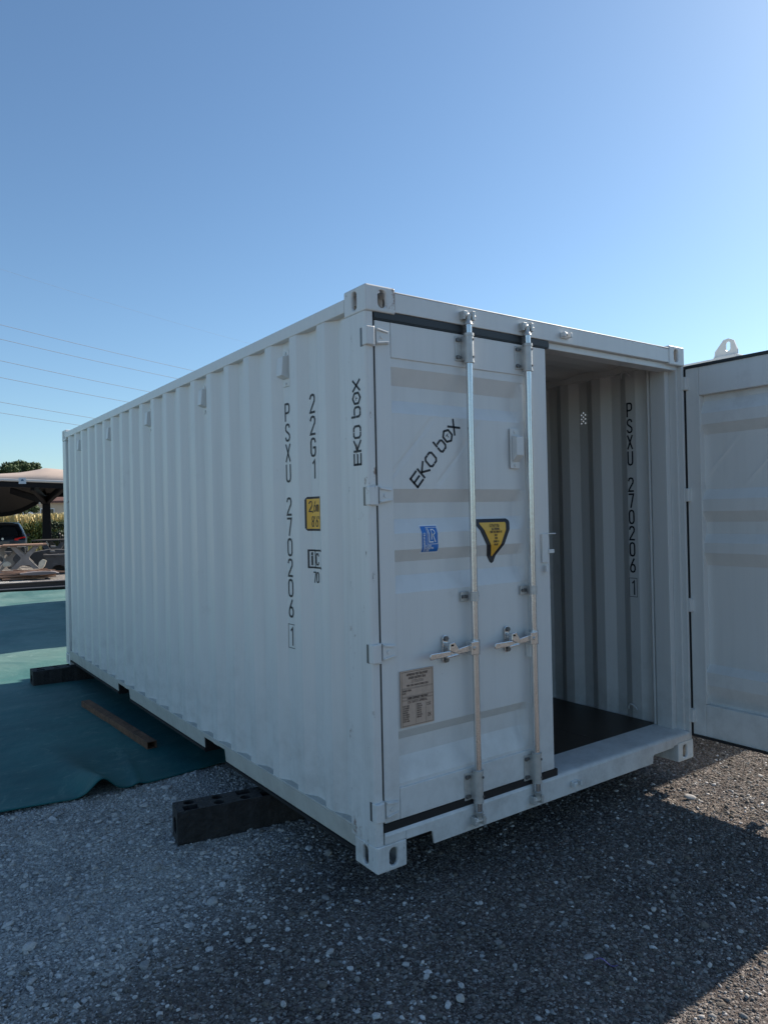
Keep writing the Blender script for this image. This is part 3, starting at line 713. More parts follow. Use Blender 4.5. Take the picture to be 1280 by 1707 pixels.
# ================================================================== NEIGHBOURING CONTAINERS (one seen, one added for its shadow)
def plain_container(name, x0, y0, hgt, label, lug=False):
    t = empty(name, (x0, y0, G), label, 'shipping container', None)
    Wc, Lc = 2.438, 6.058
    for a in (0, Wc):
        s = 1 if a == 0 else -1
        q, _ = corr(.16, Lc-.16, .43, 0, .036)
        mb = MB(); mb.grid(lambda i, z: (a+s*(q[int(i)][1]+.004), q[int(i)][0], z), list(range(len(q))), [.14, hgt-.09], thick=(s*.003,0,0)); mb.build('side_wall', M['paint'], t)
        mb = MB(); mb.box(min(a, a+s*.06), max(a, a+s*.06), .178, Lc-.178, hgt-.09, hgt-.012); mb.box(min(a, a+s*.05), max(a, a+s*.05), .178, Lc-.178, .03, .15); mb.build('side_rail', M['paint'], t, bevel=.004)
    for b, d in ((0, 1), (Lc, -1)):
        mb = MB(); mb.grid(lambda i, z: (.10+.0622*i, b+d*(.03+(.03 if (int(i)//2) % 2 else 0)), z), list(range(37)), [.14, hgt-.1]); mb.build('end_wall', M['paint'], t)
        for q0, q1 in ((hgt-.11, hgt-.01), (.03, .15)): MB().box(.162, Wc-.162, min(b, b+d*.08), max(b, b+d*.08), q0, q1).build('end_rail', M['paint'], t, bevel=.004)
        for a, s in ((0, 1), (Wc, -1)):
            mb = MB(); mb.box(min(a+s*.003, a+s*.07), max(a+s*.003, a+s*.07), min(b+d*.003, b+d*.15), max(b+d*.003, b+d*.15), .119, hgt-.119); mb.build('corner_post', M['paint'], t, bevel=.006)
            for z0 in (0, hgt-.118):
                mb = MB(); mb.box(min(a, a+s*.162), max(a, a+s*.162), min(b, b+d*.178), max(b, b+d*.178), z0, z0+.118); mb.build('corner_casting', M['paint'], t, bevel=.008)
    MB().box(.06, Wc-.06, .08, Lc-.08, hgt-.055, hgt-.03).build('roof', M['paint'], t)
    return t
nb = plain_container('storage_container', 3.37, .165, 2.70-G, 'pale container behind the open door, only its top edge and lifting lug showing')
# lifting lug with an oblong eye, welded to the top edge
mb = MB()
ly = .255
out = [(ly-.088,0),(ly-.088,.045),(ly-.062,.115),(ly-.025,.134),(ly+.015,.128),(ly+.082,.052),(ly+.090,0)]
hole = slot(ly-.018, .076, .019, .036)
for t0, t1 in ((0, .007), (.014, .007)):
    mb.holed(out, hole, lambda a, b, t: (.02+t, a-.165, 2.70-G-.012+b), t0, t1)
n = len(out)
mb.add([(.02, a-.165, 2.70-G-.012+b) for a, b in out]+[(.034, a-.165, 2.70-G-.012+b) for a, b in out], [(i,(i+1)%n,n+(i+1)%n,n+i) for i in range(n)])
mb.build('lifting_lug', M['paint'], nb)
plain_container('storage_container', 1.95, 8.15, 2.591, 'unseen white container added beyond the far end of the open one to shade the green sheet')  # unseen, added to cast the dark band across the green sheet
# ================================================================== BLOCKS
def block(name, x0, x1, y0, y1, ht, label, rot=0.0):
    """recycled plastic beam with a row of round and square recesses in its top"""
    t = empty(name, ((x0+x1)/2, (y0+y1)/2, -ht), label, 'support block', 'black plastic support blocks', rz=rot)
    lx, ly_ = (x1-x0)/2, (y1-y0)/2
    mb = MB(); mb.holed  # top is made of bays, each with its own recess
    nb_ = max(3, int((x1-x0)/.15)); bw = 2*lx/nb_
    random.seed(5)
    for k in range(nb_):
        a0 = -lx+k*bw
        for j in range(2):
            b0 = -ly_+j*ly_; ca, cb = a0+bw/2+(random.random()-.5)*.03, b0+ly_/2
            if (k*3+j) % 7 == 5: 
                mb.add([(a0,b0,ht),(a0+bw,b0,ht),(a0+bw,b0+ly_,ht),(a0,b0+ly_,ht)], [(0,1,2,3)]); continue
            hl = slot(ca, cb, .030, .030, 4) if (k+j) % 3 else [(ca-.04,cb-.032),(ca+.04,cb-.032),(ca+.04,cb+.032),(ca-.04,cb+.032)]
            mb.holed([(a0,b0),(a0+bw,b0),(a0+bw,b0+ly_),(a0,b0+ly_)], hl, lambda a, b, t_: (a, b, t_), ht, ht-.07)
            mb.add([(a, b, ht-.07) for a, b in hl], [tuple(range(len(hl)))])
    def side(u): return .0035*math.sin(u*37)+.002*math.sin(u*91)
    nseg = 40
    for y, s in ((-ly_, -1), (ly_, 1)):
        mb.grid(lambda u, z: (-lx+2*lx*u, y+(s*side(u) if 0 < z < 1 else 0), ht*z), [i/nseg for i in range(nseg+1)], [0, .04, .5, .96, 1])
    # open end: a square mouth
    for x, s in ((-lx, 1), (lx, -1)):
        hl = slot(0, ht*.46, .045, ht*.26, 3)
        mb.holed([(-ly_,0),(ly_,0),(ly_,ht),(-ly_,ht)], hl, lambda a, b, t_: (t_, a, b), x, x+s*.05)
        mb.add([(x+s*.05, a, b) for a, b in hl], [tuple(range(len(hl)))])
    body = mb.build('beam_body', M['rubber'], t, weld=True)
    return t
block('support_block', -.453, .747, 1.113, 1.269, .178, 'black plastic block with holes in its top, nearest, under the left side of the container', R(-10))
block('support_block', -.385, .85, 5.76, 5.97, .172, 'black plastic block under the far left corner of the container, on the green sheet', R(-1))
block('support_block', 1.62, 2.30, 1.19, 1.40, .178, 'black plastic block under the right side of the container, near the open door')
# ================================================================== GROUND
def sstep(a, b, x): t = np.clip((x-a)/(b-a), 0, 1); return t*t*(3-2*t)
def vnoise(x, y, s, seed=0):
    x = np.asarray(x, float)*s; y = np.asarray(y, float)*s; xi = np.floor(x).astype(np.int64); yi = np.floor(y).astype(np.int64)
    fx = x-xi; fy = y-yi; fx = fx*fx*(3-2*fx); fy = fy*fy*(3-2*fy)
    def h(i, j):
        n = (i*374761393+j*668265263+seed*1442695041) & 0x7fffffff; n = ((n ^ (n >> 13))*1274126177) & 0x7fffffff
        return ((n ^ (n >> 16)) & 0xffff)/65535.0
    return (h(xi,yi)*(1-fx)+h(xi+1,yi)*fx)*(1-fy)+(h(xi,yi+1)*(1-fx)+h(xi+1,yi+1)*fx)*fy
def fbm(x, y, s, o=4, seed=0):
    t = 0; a = .5
    for k in range(o): t = t+a*vnoise(x, y, s*2**k, seed+k); a *= .5
    return t/(1-.5**o)
def pale(x, y):         # where crushed pale limestone lies on the dark grit
    return sstep(.15, 1.25, y-.42*x+.9*(fbm(x, y, .9, 4, 3)-.5)+.35*(fbm(x, y, 5, 3, 9)-.5))*(x < 2.2)
def gheight(x, y):
    return G+.020*(fbm(x, y, 1.3, 3, 21)-.5)+.016*(fbm(x, y, 9, 4, 5)-.5)+.010*(fbm(x, y, 38, 3, 6)-.5)
gm = bpy.data.materials.new('gravel_ground'); gm.use_nodes = True; nt = gm.node_tree; ln = nt.links.new; b = nt.nodes['Principled BSDF']
b.inputs['Roughness'].default_value = .95; b.inputs['Specular IOR Level'].default_value = .15
pos = nd(nt, 'ShaderNodeNewGeometry').outputs['Position']
at_ = nd(nt, 'ShaderNodeAttribute', attribute_name='pale')
v1 = nd(nt, 'ShaderNodeTexVoronoi', Scale=95.0); ln(pos, v1.inputs['Vector'])
v2 = nd(nt, 'ShaderNodeTexVoronoi', Scale=210.0); ln(pos, v2.inputs['Vector'])
n1 = nd(nt, 'ShaderNodeTexNoise', Scale=3.0, Detail=8.0, Roughness=.7); ln(pos, n1.inputs['Vector'])
def ramp(nt, src, stops):
    r = nt.nodes.new('ShaderNodeValToRGB'); e = r.color_ramp.elements
    while len(e) < len(stops): e.new(.5)
    for i, (p, c) in enumerate(stops): e[i].position = p; e[i].color = (*c, 1)
    nt.links.new(src, r.inputs[0]); return r.outputs[0]
sep = nd(nt, 'ShaderNodeSeparateColor'); ln(v1.outputs['Color'], sep.inputs[0])
cd_ = ramp(nt, sep.outputs[0], [(0, (.080,.066,.060)), (.55, (.150,.128,.118)), (.85, (.25,.225,.21)), (.97, (.42,.38,.34))])
cp_ = ramp(nt, sep.outputs[1], [(0, (.25,.24,.225)), (.5, (.42,.41,.385)), (.9, (.60,.59,.55))])
mx = nd(nt, 'ShaderNodeMix', data_type='RGBA'); ln(at_.outputs['Fac'], mx.inputs[0]); ln(cd_, mx.inputs[6]); ln(cp_, mx.inputs[7])
m2 = nd(nt, 'ShaderNodeMix', data_type='RGBA', blend_type='MULTIPLY'); m2.inputs[0].default_value = .7; ln(mx.outputs[2], m2.inputs[6])
ln(ramp(nt, n1.outputs['Fac'], [(.32, (.42,.42,.44)), (.68, (1.4,1.37,1.32))]), m2.inputs[7]); ln(m2.outputs[2], b.inputs['Base Color'])
ad = nd(nt, 'ShaderNodeMath', operation='ADD'); ln(v1.outputs['Distance'], ad.inputs[0]); ln(v2.outputs['Distance'], ad.inputs[1])
bp = nd(nt, 'ShaderNodeBump', Strength=1.0, Distance=-.006); ln(ad.outputs[0], bp.inputs['Height']); ln(bp.outputs[0], b.inputs['Normal'])
def np_grid(xs, ys, zf, name, m, attr=None, **kw):
    X_, Y_ = np.meshgrid(xs, ys); Z_ = zf(X_, Y_); nx, ny = len(xs), len(ys)
    V = np.stack([X_, Y_, Z_], -1).reshape(-1, 3).astype(np.float32)
    i, j = np.meshgrid(np.arange(nx-1), np.arange(ny-1)); a = (j*nx+i).ravel()
    F = np.stack([a, a+1, a+nx+1, a+nx], 1)
    me = bpy.data.meshes.new(name); me.vertices.add(len(V)); me.vertices.foreach_set('co', V.ravel())
    me.loops.add(F.size); me.loops.foreach_set('vertex_index', F.ravel().astype(np.int32))
    me.polygons.add(len(F)); me.polygons.foreach_set('loop_start', np.arange(0, F.size, 4, dtype=np.int32)); me.polygons.foreach_set('loop_total', np.full(len(F), 4, np.int32))
    me.polygons.foreach_set('use_smooth', np.ones(len(F), bool))
    if attr is not None:
        at = me.attributes.new('pale', 'FLOAT', 'POINT'); at.data.foreach_set('value', attr(X_, Y_).ravel().astype(np.float32))
    me.update(calc_edges=True); me.materials.append(m)
    o = bpy.data.objects.new(name, me); COL.objects.link(o); return o
near_x = np.arange(-2.6, 4.4, .012); near_y = np.arange(-2.2, 3.0, .012)
far = lambda a, b, n, p: a+(b-a)*(np.linspace(0, 1, n)**p)
gx = np.concatenate([far(-700, -2.62, 60, 1)[:-1]*1.0 if 0 else -2.6-far(0, 30, 60, 2.2)[1:][::-1], near_x, near_x[-1]+far(0, 30, 60, 2.2)[1:]])
gx = np.concatenate([[-1500, -700, -300, -120, -60], gx, [60, 120, 300, 700, 1500]])
gy = np.concatenate([[-400, -100, -40], -2.2-far(0, 12, 30, 2)[1:][::-1], near_y, near_y[-1]+far(0, 60, 160, 1.8)[1:], [90, 130, 200, 400, 900, 2000]])
def gz(x, y):
    w = np.exp(-np.maximum(0, np.hypot(x, y)-6)/10); return G+(gheight(x, y)-G)*w
o = np_grid(gx, gy, gz, 'ground', gm, attr=lambda x, y: np.maximum(pale(x, y), .35*sstep(14, 22, y)))
tag(o, 'dark grit and pale crushed stone ground of the yard', kind='structure')
# loose stones (one object)
def vis(x, y, m=.10):
    P = np.stack([x-CAM.x, y-CAM.y, np.full_like(x, G-CAM.z)], -1)
    z = P@np.array(_f); return (z > .2) & (np.abs(P@np.array(_r2)/z) < 640/FPX+m) & (np.abs(P@np.array(_u2)/z) < 853.5/FPX+m)
t_ = (1+5**.5)/2
IV = np.array([(-1,t_,0),(1,t_,0),(-1,-t_,0),(1,-t_,0),(0,-1,t_),(0,1,t_),(0,-1,-t_),(0,1,-t_),(t_,0,-1),(t_,0,1),(-t_,0,-1),(-t_,0,1)], float); IV /= np.linalg.norm(IV[0])
IF = np.array([(0,11,5),(0,5,1),(0,1,7),(0,7,10),(0,10,11),(1,5,9),(5,11,4),(11,10,2),(10,7,6),(7,1,8),(3,9,4),(3,4,2),(3,2,6),(3,6,8),(3,8,9),(4,9,5),(2,4,11),(6,2,10),(8,6,7),(9,8,1)])
bmi = bmesh.new(); bmesh.ops.create_icosphere(bmi, subdivisions=2, radius=1); bmi.verts.ensure_lookup_table()
IV2 = np.array([v.co for v in bmi.verts]); IF2 = np.array([[v.index for v in f.verts] for f in bmi.faces]); bmi.free()
def stones(N, x0, x1, y0, y1, smin, smax, power, tmpl, seed, keep=None):
    rg = np.random.default_rng(seed); x = rg.uniform(x0, x1, N); y = rg.uniform(y0, y1, N)
    k = vis(x, y)
    if keep is not None: k &= keep(x, y, rg)
    x, y = x[k], y[k]; n = len(x)
    s = smin*(1-rg.uniform(0, 1, n)*(1-(smin/smax)**power))**(-1/power)
    V0, F0 = tmpl; nv = len(V0)
    V = V0[None]*(1+rg.uniform(-.28, .28, (n, nv, 1)))
    if nv > 12:
        V = V0[None]*np.ones((n, 1, 1))
        for _ in range(9):
            nn = rg.normal(0, 1, (n, 3)); nn /= np.linalg.norm(nn, axis=1, keepdims=True); d_ = rg.uniform(.42, .85, (n, 1))
            ex = np.maximum(0, np.einsum('nvk,nk->nv', V, nn)-d_); V = V-ex[..., None]*nn[:, None, :]
    sc = np.stack([rg.uniform(.75, 1.35, n), rg.uniform(.6, 1.1, n), rg.uniform(.35, .75, n)], 1)
    V = V*sc[:, None, :]; a = rg.uniform(0, 2*np.pi, n); tl = rg.normal(0, .25, n)
    c, sn = np.cos(tl), np.sin(tl); V = np.stack([V[...,0]*c[:,None]-V[...,2]*sn[:,None], V[...,1], V[...,0]*sn[:,None]+V[...,2]*c[:,None]], -1)
    c, sn = np.cos(a), np.sin(a); V = np.stack([V[...,0]*c[:,None]-V[...,1]*sn[:,None], V[...,0]*sn[:,None]+V[...,1]*c[:,None], V[...,2]], -1)
    V = V*s[:, None, None]+np.stack([x, y, gheight(x, y)+s*rg.uniform(-.15, .30, n)], 1)[:, None, :]
    F = F0[None]+(np.arange(n)*nv)[:, None, None]
    pl = pale(x, y); q = rg.uniform(0, 1, n)
    big = sstep(.006, .012, s)
    dens = sstep(.38, .62, fbm(x, y, 1.7, 3, 77))
    white = (q > .988-.028*dens-(.12+.15*dens)*big-.20*pl)
    g = np.where(white, rg.uniform(.30, .60, n), np.where(rg.uniform(0, 1, n) < pl, rg.uniform(.24, .56, n), .10+.16*rg.uniform(0, 1, n)**1.6))
    wm = np.where(white | (g > .2), rg.uniform(0, .05, n), rg.uniform(.04, .15, n)); colr = np.stack([g*(1+wm), g, g*(1-wm), np.ones(n)], 1)
    return V.reshape(-1, 3), F.reshape(-1, 3), np.repeat(colr, nv, 0)
def tarp_edge(x): return 2.25+.03*np.sin(x*3.1)+.06*np.maximum(0, -x-.9)
free = lambda x, y, rg: (y < tarp_edge(x)+.05) | (x > 2.6)
sets = [stones(230000, -2.2, 4.2, -2.0, 2.5, .0028, .009, 2.2, (IV, IF), 1, free),
        stones(26000, -2.2, 4.2, -2.0, 2.5, .0065, .016, 2.6, (IV, IF), 2, free),
        stones(15000, -2.4, 4.2, -2.2, 2.6, .010, .024, 2.6, (IV2, IF2), 3, lambda x, y, rg: free(x, y, rg) & (rg.uniform(0, 1, len(x)) < .16+.8*pale(x, y))),
        stones(420, -2.4, 4.2, -2.2, 2.6, .022, .050, 2.6, (IV2, IF2), 4, lambda x, y, rg: free(x, y, rg) & (rg.uniform(0, 1, len(x)) < .08+.9*pale(x, y)))]
off = 0; VV, FF, CC = [], [], []
for v, f, c in sets: VV.append(v); FF.append(f+off); CC.append(c); off += len(v)
VV = np.concatenate(VV).astype(np.float32); FF = np.concatenate(FF).astype(np.int32); CC = np.concatenate(CC).astype(np.float32)
me = bpy.data.meshes.new('gravel'); me.vertices.add(len(VV)); me.vertices.foreach_set('co', VV.ravel())
me.loops.add(FF.size); me.loops.foreach_set('vertex_index', FF.ravel()); me.polygons.add(len(FF))
me.polygons.foreach_set('loop_start', np.arange(0, FF.size, 3, dtype=np.int32)); me.polygons.foreach_set('loop_total', np.full(len(FF), 3, np.int32))
ca = me.color_attributes.new('tone', 'FLOAT_COLOR', 'POINT'); ca.data.foreach_set('color', CC.ravel())
me.update(calc_edges=True)
sm = bpy.data.materials.new('loose_stone'); sm.use_nodes = True; nt = sm.node_tree; b = nt.nodes['Principled BSDF']; b.inputs['Roughness'].default_value = .9; b.inputs['Specular IOR Level'].default_value = .2
a_ = nd(nt, 'ShaderNodeAttribute', attribute_name='tone'); pos = nd(nt, 'ShaderNodeNewGeometry').outputs['Position']
n_ = nd(nt, 'ShaderNodeTexNoise', Scale=160.0, Detail=4.0); nt.links.new(pos, n_.inputs['Vector'])
m_ = nd(nt, 'ShaderNodeMix', data_type='RGBA', blend_type='MULTIPLY'); m_.inputs[0].default_value = 1; nt.links.new(a_.outputs['Color'], m_.inputs[6])
nt.links.new(ramp(nt, n_.outputs['Fac'], [(.3, (.7,.7,.7)), (.7, (1.15,1.13,1.1))]), m_.inputs[7]); nt.links.new(m_.outputs[2], b.inputs['Base Color'])
me.materials.append(sm); o = bpy.data.objects.new('gravel', me); COL.objects.link(o)
tag(o, 'loose dark grit and pale stones scattered over the yard', kind='stuff')
# purple plastic scrap
pa_, pb_ = gnd(990, 1608), gnd(1030, 1614); p = (pa_+pb_)/2; dv_ = pb_-pa_; nv_ = Vector((-dv_.y, dv_.x, 0)).normalized()
mb = MB(); mb.grid(lambda u, v: pa_+dv_*u+nv_*(v*(1-.6*abs(u-.5)*2))+Vector((0,0,.016+.012*math.sin(u*6))), [i/10 for i in range(11)], [-.0045, .0045], thick=(0,0,.001))
tag(mb.build('plastic_strip', mat('purple_plastic', (.13, .10, .30), .4), origin=p), 'thin purple plastic strip lying on the dark grit in the foreground', 'litter')
# ================================================================== SHEET OF GREEN FABRIC
tm = bpy.data.materials.new('green_fabric'); tm.use_nodes = True; nt = tm.node_tree; b = nt.nodes['Principled BSDF']; b.inputs['Roughness'].default_value = .62; b.inputs['Specular IOR Level'].default_value = .35
pos = nd(nt, 'ShaderNodeNewGeometry').outputs['Position']; ln = nt.links.new
n1 = nd(nt, 'ShaderNodeTexNoise', Scale=1.1, Detail=9.0, Roughness=.68); ln(pos, n1.inputs['Vector'])
n2 = nd(nt, 'ShaderNodeTexNoise', Scale=4.5, Detail=8.0, Roughness=.72, Distortion=1.2); ln(pos, n2.inputs['Vector'])
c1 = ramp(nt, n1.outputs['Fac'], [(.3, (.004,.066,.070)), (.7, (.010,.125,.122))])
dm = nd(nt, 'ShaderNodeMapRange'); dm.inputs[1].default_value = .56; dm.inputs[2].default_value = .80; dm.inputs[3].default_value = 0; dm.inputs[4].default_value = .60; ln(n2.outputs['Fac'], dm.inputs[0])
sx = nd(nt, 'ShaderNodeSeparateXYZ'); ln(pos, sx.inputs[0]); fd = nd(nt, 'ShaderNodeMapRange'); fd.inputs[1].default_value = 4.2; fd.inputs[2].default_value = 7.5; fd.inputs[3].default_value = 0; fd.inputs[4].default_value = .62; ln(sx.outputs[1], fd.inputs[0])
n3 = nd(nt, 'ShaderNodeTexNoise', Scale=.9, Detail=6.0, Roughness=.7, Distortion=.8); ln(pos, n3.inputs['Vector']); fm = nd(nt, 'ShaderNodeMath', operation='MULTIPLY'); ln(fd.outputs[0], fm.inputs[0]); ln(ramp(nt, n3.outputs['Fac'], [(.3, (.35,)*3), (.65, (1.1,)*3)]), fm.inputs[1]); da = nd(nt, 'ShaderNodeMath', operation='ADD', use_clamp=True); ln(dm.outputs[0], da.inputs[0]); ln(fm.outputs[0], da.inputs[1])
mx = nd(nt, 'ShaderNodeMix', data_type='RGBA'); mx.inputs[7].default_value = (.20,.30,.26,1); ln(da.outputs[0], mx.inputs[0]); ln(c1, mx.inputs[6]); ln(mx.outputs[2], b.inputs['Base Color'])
w1 = nd(nt, 'ShaderNodeTexNoise', Scale=7.0, Detail=6.0); ln(pos, w1.inputs['Vector'])
bp = nd(nt, 'ShaderNodeBump', Strength=.5, Distance=.02); ln(w1.outputs['Fac'], bp.inputs['Height']); ln(bp.outputs[0], b.inputs['Normal'])
def tz(x, y):
    d = np.clip(y-2.25, 0, 30)
    wr = .030*(fbm(x*.35, y, 2.2, 3, 41)-.5)+.035*(fbm(x*.15, y*1.0, 1.1, 2, 51)-.5)*sstep(1, 6, d)
    fold = .105*np.exp(-((x+.60+.10*d)/(.085+.05*d))**2)*np.exp(-d/.55)
    crease = .014*np.exp(-((x+.36-.16*d)/.03)**2)*np.exp(-d/.5)
    under = sstep(-.15, .3, x)*(y < 6.1)
    far_ = (.07*np.maximum(0, np.sin(y*1.9+.35*x+2.5*fbm(x*.5, y*.5, .8, 2, 61)))**2*sstep(5.5, 11, y)+.03*fbm(x*.6, y*2.2, 1.6, 3, 71)*sstep(3, 6, y))*(1-under)
    return G+.012+np.maximum(0, wr*(1-.7*under)+.012)+fold+crease+np.maximum(0, far_)
tx_ = np.concatenate([-2-far(0, 9, 60, 1.6)[1:][::-1], np.arange(-2, .6, .02), .6+far(0, 2.0, 20, 1)[1:]])
ty_ = np.concatenate([np.arange(0, 1.6, .02), 1.6+far(0, 13.6, 190, 1.25)[1:]])
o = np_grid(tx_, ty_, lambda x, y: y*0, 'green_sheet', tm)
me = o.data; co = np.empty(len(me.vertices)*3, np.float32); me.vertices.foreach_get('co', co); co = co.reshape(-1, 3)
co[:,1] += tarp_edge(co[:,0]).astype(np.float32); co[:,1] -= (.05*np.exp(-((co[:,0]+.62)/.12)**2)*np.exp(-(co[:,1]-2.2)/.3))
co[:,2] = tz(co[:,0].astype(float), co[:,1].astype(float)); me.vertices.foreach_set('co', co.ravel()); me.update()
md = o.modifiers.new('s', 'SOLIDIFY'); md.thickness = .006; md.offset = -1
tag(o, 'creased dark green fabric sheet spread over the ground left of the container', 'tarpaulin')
# rusty square tube
a, b_ = gnd(143, 1172, G+.05), gnd(254, 1242, G+.05)
def hollow_bar(name, a, b, w, h, t, m, label, cat, group=None):
    a, b = Vector(a), Vector(b); d = (b-a).normalized(); x = d.cross(Vector((0,0,1))).normalized(); u = x.cross(d)
    O = [(-w/2,-h/2),(w/2,-h/2),(w/2,h/2),(-w/2,h/2)]; I = [(p*(1-2*t/w), q*(1-2*t/h)) for p, q in O]; vs = []
    for c in (a, b): vs += [c+x*p+u*q for p, q in O]+[c+x*p+u*q for p, q in I]
    f = []
    for i in range(4):
        j = (i+1) % 4; f += [(i,j,8+j,8+i), (4+i,12+i,12+j,4+j), (i,4+i,4+j,j), (8+i,8+j,12+j,12+i)]
    mb = MB(); mb.add(vs, f)
    return tag(mb.build(name, m, origin=a, bevel=.003), label, cat, group)
hollow_bar('steel_tube', a, b_, .075, .055, .006, M['rust'], 'rusty square steel tube lying on the green sheet beside the container', 'steel tube')
# ================================================================== BACKGROUND (left of the container)
black = mat('black_steel', (.006, .006, .008), .7, spec=.2); dark = mat('dark_rubber', (.015, .015, .016), .8)
conc = mat('grey_concrete', (.30, .28, .26), .9, 0, .35, 5, .4, 40); concd = mat('dark_concrete', (.10, .098, .10), .9, 0, .4, 5, .4, 40)
wood = mat('weathered_boards', (.36, .22, .15), .8, 0, .5, 5, .4, 30, stretch=(1, 6, 6)); pale_stone = mat('pale_stone', (.62, .55, .42), .9, 0, .3, 8, .4, 30)
dirx = Vector((math.cos(.167), -math.sin(.167), 0)); diry = Vector((math.sin(.167), math.cos(.167), 0)); UP = Vector((0,0,1))
def frame_at(px, py, depth):      # base point on the ground under a picture ray
    p = at(px, py, depth); p.z = G; return p
AZ = -.167
def lean(name, px, depth, label, cat, group=None, z=G, rz=0):
    p = at(px, 900, depth); p.z = z
    return empty(name, p, label, cat, group, rz=AZ+rz)
# two long dark beams along the far edge of the sheet
for k, (pa, pb, dep, w, h, lab) in enumerate((((-40, 993), (170, 980), 18.0, .28, .10, 'long dark steel beam at the far edge of the green sheet, the nearer of two'), ((-35, 985), (170, 973), 19.2, .18, .14, 'long dark steel beam beyond the green sheet, the farther of two'))):
    A = gnd(*pa, G+.04); B = gnd(*pb, G+.04)
    mb = MB(); mb.bar(A, B, w, .02); mb.bar(A+Vector((0,0,h/2)), B+Vector((0,0,h/2)), .02, h); mb.bar(A+Vector((0,0,h)), B+Vector((0,0,h)), w, .02)
    tag(mb.build('steel_beam', M['rust'] if 0 else mat('dark_beam_%d' % k, (.035,.032,.034), .6), origin=A), lab, 'steel beam', 'steel beams past the green sheet')
# heap of boards with concrete trestle tables on it
random.seed(11)
t = lean('board_pile', 42, 22.6, 'low pile of weathered brown boards in front of the X-legged table', 'board pile')
for k in range(9):
    for j in range(3):
        mb = MB(); y = -.45+.10*k+random.random()*.05; x = -.1+random.uniform(-.35, .35)+.3*(j == 2); ta = random.uniform(-.16, .16); ti = random.uniform(-.10, .10)
        ax = Vector((math.cos(ta), math.sin(ta), ti)).normalized(); ay = UP.cross(ax).normalized()
        mb.obox((x, y, .05+.085*j), ax, ay, ax.cross(ay), random.uniform(.35, .8), .05, .020)
        mb.build('board', wood, t)
for x in (-.6, 0, .6):
    MB().box(x-.05, x+.05, -.42, .35, 0, .012).build('bearer', dark, t)
def xtable(px, depth, ztop, wid, label, rz=0, dk=conc, top=wood, z=G, leg=True):
    t = lean('picnic_table', px, depth, label, 'table', 'stacked outdoor tables', z=z, rz=rz); h = ztop-z
    for yy in (-.45, .45):
        P = []
        w = wid/2
        # X-shaped cast leg with hollowed sides
        out = [(-w,0),(-w*.55,0),(-w*.28,h*.16),(w*.28,h*.16),(w*.55,0),(w,0),(w*.30,h*.42),(w*.30,h*.52),(w*.98,h*.97),(w*.62,h*.97),(0,h*.62),(-w*.62,h*.97),(-w*.98,h*.97),(-w*.30,h*.52),(-w*.30,h*.42)]
        mb = MB(); mb.prism(out, lambda a, b, t_: (a, t_, b), yy-.06, yy+.06); mb.build('leg', dk, t, bevel=.01)
    for k in range(4):
        y = -.62+.34*k
        mb = MB(); mb.box(-w*1.5, w*1.25+.1*(k % 2), y, y+.30, h, h+.045); mb.build('table_board', top, t, bevel=.004)
    return t
xtable(42, 23.6, G+1.02, .86, 'grey X-legged concrete table with a brown board top, standing on the board pile', z=G+.27)
xtable(2, 24.0, G+.98, .90, 'X-legged concrete table cut by the left edge of the photo, beside the board pile', rz=.5, z=G+.20)
xtable(95, 27.0, G+1.08, .95, 'dark table with X-shaped legs right of the canopy column, against the container corner', dk=concd, top=mat('dark_boards', (.05,.045,.042), .8), rz=-.3)
t = lean('concrete_bench', 97, 24.4, 'dark grey concrete block with an arched opening, beside the container corner', 'concrete block')
mb = MB(); arch = [(.20*math.cos(R(a)), .16+.17*math.sin(R(a))) for a in range(0, 181, 15)]
mb.holed([(-.42,0),(.42,0),(.42,.62),(-.42,.62)], [(.20,.04)]+arch+[(-.20,.04)], lambda a, b, t_: (a, t_, b), -.2, .2)
mb.box(-.42, .42, .19, .2, 0, .62); mb.box(-.42, -.41, -.2, .2, 0, .62); mb.box(.41, .42, -.2, .2, 0, .62); mb.box(-.45, .45, -.24, .24, .62, .68); mb.build('block_body', concd, t)
# slabs and stones on the heap
def slab(px, py, depth, rx, rz_, th, m, label, tilt=0, name='stone_slab', cat='slab', ang=0):
    c = at(px, py, depth); n = 14; random.seed(px)
    P = [(rx*(1+.14*random.uniform(-1, 1))*math.cos(2*math.pi*k/n), rz_*(1+.14*random.uniform(-1, 1))*math.sin(2*math.pi*k/n)) for k in range(n)]
    ca, sa = math.cos(ang), math.sin(ang)
    mb = MB(); mb.prism(P, lambda a, b, t_: c+dirx*(a*ca-b*sa)+UP*((a*sa+b*ca)*math.cos(tilt)+t_*math.sin(tilt))+diry*(t_*math.cos(tilt)-(a*sa+b*ca)*math.sin(tilt)), -th/2, th/2)
    return tag(mb.build(name, m, origin=(c.x, c.y, G), bevel=.01), label, cat)
slab(71, 940, 23.0, .10, .17, .05, pale_stone, 'pale oval stone slab leaning in the shade between the table and the concrete block', tilt=-.3, ang=-.5)
slab(12, 941, 22.9, .13, .09, .06, pale_stone, 'pale stone slab leaning at the left end of the board pile', tilt=-.3)
slab(66, 955, 22.3, .55, .05, .5, mat('grey_board', (.17,.15,.15), .8), 'long grey slab lying on the right end of the board pile', tilt=0, name='grey_slab')
slab(88, 919, 25.4, .55, .07, .5, concd, 'dark flat slab lying across the dark table by the container corner', name='dark_slab')
slab(14, 934, 25.6, .75, .30, .45, concd, 'dark low stack of slabs behind the X-legged tables, leftmost', name='slab_stack', cat='slab stack')
slab(58, 932, 26.0, .60, .26, .45, mat('dark_slabs', (.05,.05,.052), .9), 'dark low stack of slabs behind the pale oval stone, right of the other stack', name='slab_stack', cat='slab stack')
c = at(79, 906, 27.5); 
